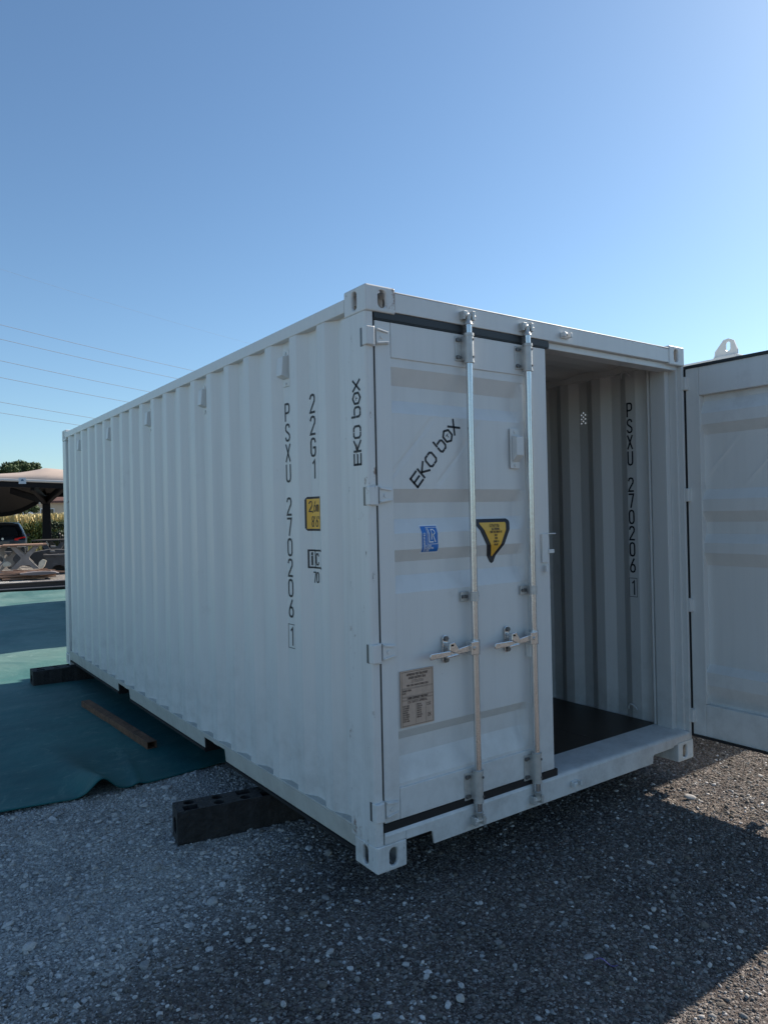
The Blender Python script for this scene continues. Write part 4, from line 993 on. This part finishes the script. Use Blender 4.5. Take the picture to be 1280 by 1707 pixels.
mb = MB(); mb.cyl((0,0,0), (0,0,.18), .045, 12); mb.cyl((0,0,.18), (0,0,.22), .045, 12, r2=.018); mb.cyl((0,0,.22), (0,0,.26), .02, 10)
o = mb.build('plastic_bottle', M['white']); o.location = c-Vector((0,0,.15)); tag(o, 'small white bottle at the foot of the canopy column', 'bottle')
for px_, py_, lab in ((89, 911, 'upper of two small pale blocks right of the canopy column'), (88, 919, 'lower of two small pale blocks right of the canopy column')):
    c = at(px_, py_, 25.0); mb = MB(); mb.obox(c, dirx, diry, UP, .075, .10, .03); tag(mb.build('pale_block', conc, origin=c, bevel=.006), lab, 'block', 'small pale blocks by the column')
# ---- carport with stretched fabric roof
CP = lean('carport', 45, 26.0, 'carport with a tan stretched-fabric roof on a dark steel column', 'carport')
fab = mat('tan_fabric', (.50, .40, .33), .85, 0, .12, 3)
cinv = CP.matrix_basis.inverted()
def C2(px, py, depth): return cinv @ at(px, py, depth)
tt = [0, .08, .18, .30, .42, .54, .66, .78, .90, 1.0]
def fab_pt(u, v):
    # u: along the front edge (px -140..150), v: front (0) to back (1)
    px = -150+u*310
    zf = 799+9*(px/105.) if px > 0 else 799
    zf = 797+6*max(0, px)/105.
    dep = 26+8*v
    crown = (CAM.z+(872-783)*28/FPX)-(CAM.z+(872-800)*26/FPX)
    z_front = CAM.z+(872-zf+ (0))*26/FPX
    s = max(0, min(1, (px+150)/310))
    bow = 4*s*(1-s)
    back_px = 853-31*(max(0, (px-0)/78.))**2 if px > 0 else 853
    z_back = CAM.z+(872-max(822, back_px))*34/FPX
    hump = max(0, 1-((px-48)/175.)**2)
    z = z_front*(1-v)+z_back*v + (.04+.56*hump)*math.sin(math.pi*v)**.8*(1.0+.5*(1-v)) if 0 < v < 1 else (z_front if v == 0 else z_back)
    q = at(px, 872, dep); q.z = z
    return cinv @ q
us = [i/30 for i in range(31)]
mb = MB(); mb.grid(fab_pt, us, tt, thick=(0,0,-.02), smooth=True); mb.build('fabric_roof', fab, CP)
mb = MB(); mb.grid(lambda u, v: fab_pt(u, v)+Vector((0,0,-.035)), us, tt, smooth=True); mb.build('underside_shade', mat('painted_underside_shade', (.035, .031, .028), .9), CP)  # dark sheet below the fabric, the roof's shade put into its colour
mb = MB()
fr_ = [fab_pt(u, 0) for u in us]; mb.tube([p+Vector((0,0,-.03)) for p in fr_], .05, 8); mb.build('white_edge_tube', mat('pale_edge_tube', (.55,.53,.50), .5), CP)
for nm, dv, dz, hh in (('front_beam', .01, -.20, .24), ('roof_rib', .5, -.14, .16), ('rear_beam', 1.0, -.10, .22)):
    mb = MB()
    for a, b in zip(us, us[1:]):
        p, q = fab_pt(a, dv), fab_pt(b, dv); mb.bar(p+Vector((0,0,dz)), q+Vector((0,0,dz)), .10, hh)
    mb.build(nm, black, CP)
base = C2(79, 900, 29.0); base.z = 0
topz = C2(79, 826, 29.0).z
mb = MB(); mb.prism([(-.19,-.12),(.19,-.12),(.19,.12),(-.19,.12)], lambda a, b, t_: (base.x+a*(1-.28*min(1,t_/topz)), base.y+b, t_), 0, topz); mb.build('column', black, CP, bevel=.01)
mb = MB()
tp = Vector((base.x, base.y, topz-.1))
for tgt in (C2(112, 806, 26.1), C2(74, 822, 34), C2(20, 818, 30), C2(55, 812, 26.2)):
    mb.bar(tp+Vector((0,0,-.15)), tgt, .14, .24)
mb.build('bracing_arm', black, CP)
c = C2(38, 801, 25.85); mb = MB(); mb.box(c.x-.12, c.x+.12, c.y-.02, c.y+.01, c.z-.12, c.z+.10); sg = mb.build('sign_plate', mat('pale_sign', (.45,.52,.58), .5), CP)
mb = MB(); mb.prism([(c.x-.05,c.z-.02),(c.x+.05,c.z-.02),(c.x+.02,c.z+.05),(c.x-.03,c.z+.04)], lambda a, b, t_: (a, t_, b), c.y-.026, c.y-.021); mb.build('sign_emblem', mat('sign_blue', (.03,.10,.18), .5), sg)
c = C2(67, 838, 28.5); mb = MB(); mb.cyl((c.x,c.y,c.z-.07), (c.x,c.y,c.z+.02), .05, 12, r2=.03); mb.build('lamp', M['white'], CP)
# ---- parked car seen from behind
CAR = lean('parked_car', 5.0, 31.5, 'dark grey estate car seen from behind, under the carport', 'car')
CAR.scale = (1.02, 1, 1.10)
cp = mat('dark_metallic_car_paint', (.014, .018, .025), .35, .3, coat=.3); glass = mat('dark_glass', (.012, .016, .020), .08, 0, spec=.8)
red = mat('red_tail_lamp', (.55, .01, .015), .2); tyre = mat('black_tyre', (.012,.012,.012), .85)
S = []   # stations along the car: y from tail (0) forward; each = (y, list of (halfwidth, z))
def sect(y, zr, wr, zb=.32, wb=.90, belt=1.02, wbelt=.93):
    return [(y, w, z) for w, z in ((wb*.96, zb), (wb+.02, .55), (wbelt, .80), (wbelt-.01, belt), (wbelt-.07, belt+.12) if zr > belt+.2 else (wbelt-.03, belt+.02), ((wr+wbelt)/2-.02, (zr+belt)/2+.08) if zr > belt+.2 else (wbelt*.8, zr), (wr, zr-.03), (wr*.6, zr), (0, zr+.01))]
st_ = [sect(0.0, .98, .72, .34, .84, .90, .86), sect(.06, 1.06, .74, .30, .90, .98, .92), sect(.40, 1.50, .60), sect(.75, 1.60, .62), sect(1.6, 1.64, .63), sect(2.5, 1.60, .62), sect(3.1, 1.30, .64), sect(3.5, 1.05, .74, .3, .90, 1.0), sect(4.3, .92, .70, .32, .86, .86), sect(4.5, .70, .60, .36, .70, .66)]
mb = MB(); ns = len(st_[0]); ring = []
for s_ in st_: ring.append([(w, y, z) for y, w, z in s_]+[(-w, y, z) for y, w, z in s_[-2::-1]])
vs = [p for r_ in ring for p in r_]; nr = len(ring[0])
mb.add(vs, [(i*nr+k, i*nr+k+1, (i+1)*nr+k+1, (i+1)*nr+k) for i in range(len(ring)-1) for k in range(nr-1)]+[tuple(range(nr)), tuple(range((len(ring)-1)*nr, len(ring)*nr))], True)
body = mb.build('body', cp, CAR, weld=True)
MB().prism([(-.60,1.10),(.60,1.10),(.50,1.44),(-.50,1.44)], lambda a, b, t_: (a, .005+(b-1.0)*.72-.02+t_, b), 0, .03).build('rear_window', glass, body)
for s_ in (-1, 1):
    mb = MB(); mb.prism([(s_*.44,.92),(s_*.87,.87),(s_*.90,1.02),(s_*.84,1.06),(s_*.46,.99)], lambda a, b, t_: (a, t_+(.10 if abs(a) > .86 else 0), b), -.035, .05); mb.build('tail_light', red, CAR, bevel=.008)
    for y in (.85, 3.55):
        mb = MB(); mb.cyl((s_*.72, y, .33), (s_*.93, y, .33), .33, 24); w = mb.build('wheel', tyre, CAR, bevel=.02); MB().cyl((s_*.925, y, .33), (s_*.94, y, .33), .21, 20).build('rim', M['zinc'], w)
    mb = MB(); mb.bar((s_*.58, .8, 1.63), (s_*.58, 2.4, 1.67), .03, .03); mb.build('roof_rail', M['zinc'], CAR)
    mb = MB(); mb.prism([(s_*.9,1.0),(s_*1.05,1.02),(s_*1.05,1.14),(s_*.9,1.12)], lambda a, b, t_: (a, t_, b), 2.9, 3.02); mb.build('mirror', cp, CAR)
mb = MB(); mb.box(-.88, .88, -.10, .10, .32, .62); mb.build('bumper', mat('car_bumper', (.02,.022,.025), .5), CAR, bevel=.05)
mb = MB(); mb.box(-.88, .88, -.115, .0, .64, .67); mb.build('bumper_trim', M['zinc'], CAR, bevel=.004)
mb = MB(); mb.box(-.26, .26, -.03, .0, .78, .89); mb.build('number_plate', mat('grey_number_plate', (.12,.12,.12), .5), CAR)
MB().cyl((.0, -.03, .985), (.0, -.012, .985), .045, 16).build('emblem', M['zinc'], CAR)
mb = MB(); mb.box(-.62, .62, .32, .42, 1.54, 1.565); mb.build('spoiler', cp, CAR, bevel=.01)
# ---- corn field
def corn():
    rg = np.random.default_rng(5); mbs = {'g': MB(), 't': MB()}
    n = 0
    for k in range(2600):
        dep = 44+rg.uniform(0, 1)**1.6*14; px = rg.uniform(-190, 240); p = at(px, 872, dep); p.z = G
        h = rg.uniform(1.62, 1.95); a0 = rg.uniform(0, 6.28); m_ = mbs['g']
        m_.bar(p, p+UP*h, .03, .03)
        for j in range(9):
            z0 = h*(.12+.095*j); a = a0+j*2.6+rg.uniform(-.5, .5); l = rg.uniform(.35, .62); w = rg.uniform(.035, .055)
            d = Vector((math.cos(a), math.sin(a), 0)); s_ = Vector((-d.y, d.x, 0))*w; q0 = p+UP*z0; q1 = q0+d*l*.5+UP*l*.45; q2 = q0+d*l+UP*l*(.25-.3*rg.uniform(0,1))
            m_.add([q0-s_*.6, q0+s_*.6, q1+s_, q1-s_, q2], [(0,1,2,3),(3,2,4)])
        m2_ = mbs['t']; q = p+UP*h
        for j in range(5):
            a = rg.uniform(0, 6.28); d = Vector((math.cos(a), math.sin(a), 0)); s_ = Vector((-d.y, d.x, 0))*.022
            m2_.add([q-s_, q+s_, q+d*.14+UP*.42+s_, q+d*.14+UP*.42-s_], [(0,1,2,3)])
    o = mbs['g'].build('corn_field', mat('corn_leaf', (.25, .26, .07), .7, 0, .6, 1.2, col2=(.11, .14, .035)), recalc=False)
    n0 = len(o.data.polygons); me = o.data
    # tassels join the same object as a second material
    o2 = mbs['t'].build('tassels', mat('corn_tassel', (.72, .60, .30), .8, 0, .3, 2), recalc=False)
    bm = bmesh.new(); bm.from_mesh(me); n0 = len(bm.faces); bm.from_mesh(o2.data); bm.faces.ensure_lookup_table()
    for f in bm.faces[n0:]: f.material_index = 1
    bm.to_mesh(me); bm.free(); me.materials.append(o2.data.materials[0]); bpy.data.objects.remove(o2)
    tag(o, 'tall green corn with yellow tassels behind the carport', kind='stuff')
corn()
# ---- verge grass in front of the corn
mb = MB(); rg = np.random.default_rng(9)
for k in range(7000):
    p = at(rg.uniform(-150, 200), 872, 36+rg.uniform(0, 8)); p.z = G; a = rg.uniform(0, 6.28); h = rg.uniform(.15, .6); s_ = Vector((math.cos(a), math.sin(a), 0))*.03
    mb.add([p-s_, p+s_, p+UP*h+Vector((rg.normal(0,.1), rg.normal(0,.1), 0))], [(0,1,2)])
tag(mb.build('verge_grass', mat('dry_grass', (.26, .24, .09), .85, 0, .5, 2), recalc=False), 'dry yellow-green grass at the foot of the corn', kind='stuff')
# ---- shrubs and trees
leafm = mat('tree_leaf', (.070, .115, .040), .75, 0, .55, 3); leafd = mat('shrub_leaf', (.050, .075, .030), .75, 0, .5, 4); bark = mat('tree_bark', (.10, .075, .055), .9, 0, .4, 12)
def tree(name, px, depth, hz_, rad, label, cat, group=None, seed=1, n=5200, leaf=.10, crown0=.35, lm=leafm, ls=10):
    rg = np.random.default_rng(seed); t = lean(name, px, depth, label, cat, group)
    mb = MB(); tips = []
    mb.tube([(0,0,-.2),(.02,.01,hz_*.25),(-.03,.03,hz_*.55),(0,0,hz_*.85)], [hz_*.028, hz_*.022, hz_*.014, hz_*.005], 8)
    for k in range(11):
        a = 2.4*k+rg.uniform(-.4, .4); z0 = hz_*(crown0*.8+.5*k/11); r_ = rad*rg.uniform(.5, .95); e = Vector((math.cos(a)*r_, math.sin(a)*r_, z0+r_*rg.uniform(.25, .8)))
        mb.tube([(0,0,z0), (e.x*.5, e.y*.5, (z0+e.z)/2+.1), tuple(e)], [hz_*.011, hz_*.007, hz_*.002], 5); tips.append(e)
    mb.build('trunk', bark, t)
    C_ = [np.array(e) for e in tips]+[np.array([rg.normal(0, rad*.4), rg.normal(0, rad*.4), rg.uniform(hz_*(crown0+.1), hz_*.92)]) for _ in range(ls)]
    R_ = rg.uniform(.20, .42, len(C_))*rad
    mb = MB()
    for k in range(n):
        i = rg.integers(len(C_)); d = rg.normal(0, 1, 3); d /= np.linalg.norm(d); p = C_[i]+d*R_[i]*rg.uniform(.35, 1.1)*np.array([1.1, 1.1, .75])
        if p[2] < .05: continue
        a = rg.normal(0, 1, 3); a /= np.linalg.norm(a); b = np.cross(a, rg.normal(0, 1, 3)); b /= np.linalg.norm(b); s_ = leaf*rg.uniform(.6, 1.3)
        mb.add([p-a*s_, p-b*s_*.5, p+a*s_, p+b*s_*.5], [(0,1,2,3)])
    mb.build('crown', lm, t, recalc=False)
    return t
tree('broadleaf_tree', 12, 62, 7.9, 1.9, 'dark green tree whose top shows above the carport roof, leftmost', 'tree', 'trees behind the carport', 3, 9000, .13)
tree('broadleaf_tree', 36, 64, 7.7, 1.5, 'dark green tree whose top shows above the carport roof, right of the other', 'tree', 'trees behind the carport', 4, 8000, .13)
tree('bush', 99, 37.0, 1.95, .62, 'grey-green bush in front of the corn, by the container corner', 'bush', None, 6, 3600, .06, .10, leafd)
tree('bush', 112, 36.0, 1.7, .6, 'low dark bush beside the container corner, right of the taller one', 'bush', None, 8, 2600, .06, .10, leafd)
for px_, dp, hh, lab in ((100, 31, 1.25, 'thin dark fence post by the bush, left of two'), (104.5, 32, 1.15, 'thin dark fence post by the bush, right of two')):
    t = lean('fence_post', px_, dp, lab, 'post', 'thin fence posts by the bush')
    MB().cyl((0,0,-.1), (0,0,hh), .035, 8).build('post', black, t); MB().cyl((0,0,hh), (0,0,hh+.06), .05, 10, r2=.02).build('post_cap', conc, t)
# ---- houses far behind
def house(px, depth, w, d, he, hr, wallm, roofm, label, win, rz=0):
    t = lean('house', px, depth, label, 'house', None, rz=rz)
    mb = MB(); mb.box(-w/2, w/2, 0, d, 0, he); wl_ = mb.build('wall', wallm, t)
    o = .5
    mb = MB(); mb.prism([(-o, he-.1), (d/2, hr), (d+o, he-.1), (d+o, he+.1), (d/2, hr+.22), (-o, he+.12)], lambda a, b, t_: (t_, a, b), -w/2-o, w/2+o); rf = mb.build('roof', roofm, t)
    MB().box(w*.2, w*.2+.6, d*.35, d*.35+.5, hr-.8, hr+.8).build('chimney', wallm, rf)
    for x, z, ww, hh in win:
        f = MB().box(x-ww/2-.08, x+ww/2+.08, -.04, .0, z-.08, z+hh+.08).build('window', M['white'], t)
        MB().box(x-ww/2, x+ww/2, -.06, -.041, z, z+hh).build('pane', glass, f)
    MB().box(w*.1-.5, w*.1+.5, -.05, 0, 0, 2.1).build('door', wood, t)
    return t
house(135, 78, 9, 8, 3.95, 6.1, mat('cream_wall', (.55,.47,.36), .9, 0, .1, 1), mat('dark_red_roof', (.16,.085,.070), .8, 0, .3, 6), 'cream house with a dark reddish roof beyond the corn, beside the container corner', [(-3.2,2.3,1.2,.9),(-.8,1.1,1,1.3),(2.6,1.1,1,1.3)])
house(38, 92, 11, 8, 2.5, 3.6, mat('blue_grey_wall', (.25,.29,.33), .9), mat('blue_grey_roof', (.17,.21,.26), .7, 0, .2, 3), 'long low blue-grey building beyond the corn, under the carport roof', [(-3,1.0,1.2,1.1),(2,1.0,1.2,1.1)])
# ---- far hedge line on the horizon behind everything
mb = MB(); rg = np.random.default_rng(12)
for k in range(26000):
    s_ = rg.uniform(-1, 1); a = -.30+.9*(s_+1)/2*1.75; r_ = 230+rg.uniform(-4, 4); hmax = 3.2+2.5*vnoise(a*26, 0.5, 1, 7)
    p = Vector((CAM.x+math.sin(a)*r_, CAM.y+math.cos(a)*r_, G+rg.uniform(0, 1)*hmax)); u_ = rg.uniform(.35, .8); an = rg.uniform(0, 3.1)
    mb.add([p+Vector((-u_*math.cos(an), u_*math.sin(an), 0)), p+Vector((0,0,-u_*.6)), p+Vector((u_*math.cos(an), -u_*math.sin(an), 0)), p+Vector((0,0,u_*.7))], [(0,1,2,3)])
tag(mb.build('far_tree_line', leafm, recalc=False), 'distant tree line on the horizon', kind='stuff')
# ================================================================== OVERHEAD WIRES
wire = mat('dark_cable', (.16, .18, .21), .6)
D = Vector((math.sin(1.09), math.cos(1.09), 0))
names = ('topmost thin wire, faint, crossing above the others', 'uppermost of the six clear overhead wires', 'second overhead wire from the top', 'third overhead wire from the top', 'fourth overhead wire from the top', 'fifth overhead wire, last but one from the bottom', 'lowest overhead wire, ending behind the container roof')
for k, (pa, pb, r_) in enumerate((((0,448),(370,560),.011), ((0,541),(318,617),.034), ((0,565),(290,630),.034), ((0,601),(243,652),.034), ((0,629),(207,669),.034), ((0,670),(155,697),.032), ((0,688),(127,708),.030))):
    A = at(*pa, 100)
    rb = ray(*pb); n_ = Vector((D.y, -D.x, 0))           # intersect the second ray with the vertical plane of the wire
    tB = ((A-CAM).dot(n_))/rb.dot(n_); B = CAM+rb*tB; dl_ = (B-A).dot(D); sl = (B.z-A.z)/dl_
    pts = []
    for i in range(41):
        s_ = -60+i*(220/40); x_ = s_/1.0; pts.append(A+D*s_+UP*(sl*s_+.00035*s_*(s_-dl_)))
    mb = MB(); mb.tube(pts, r_, 5)
    tag(mb.build('overhead_wire', wire, origin=pts[0]), names[k], 'wire', 'overhead wires')
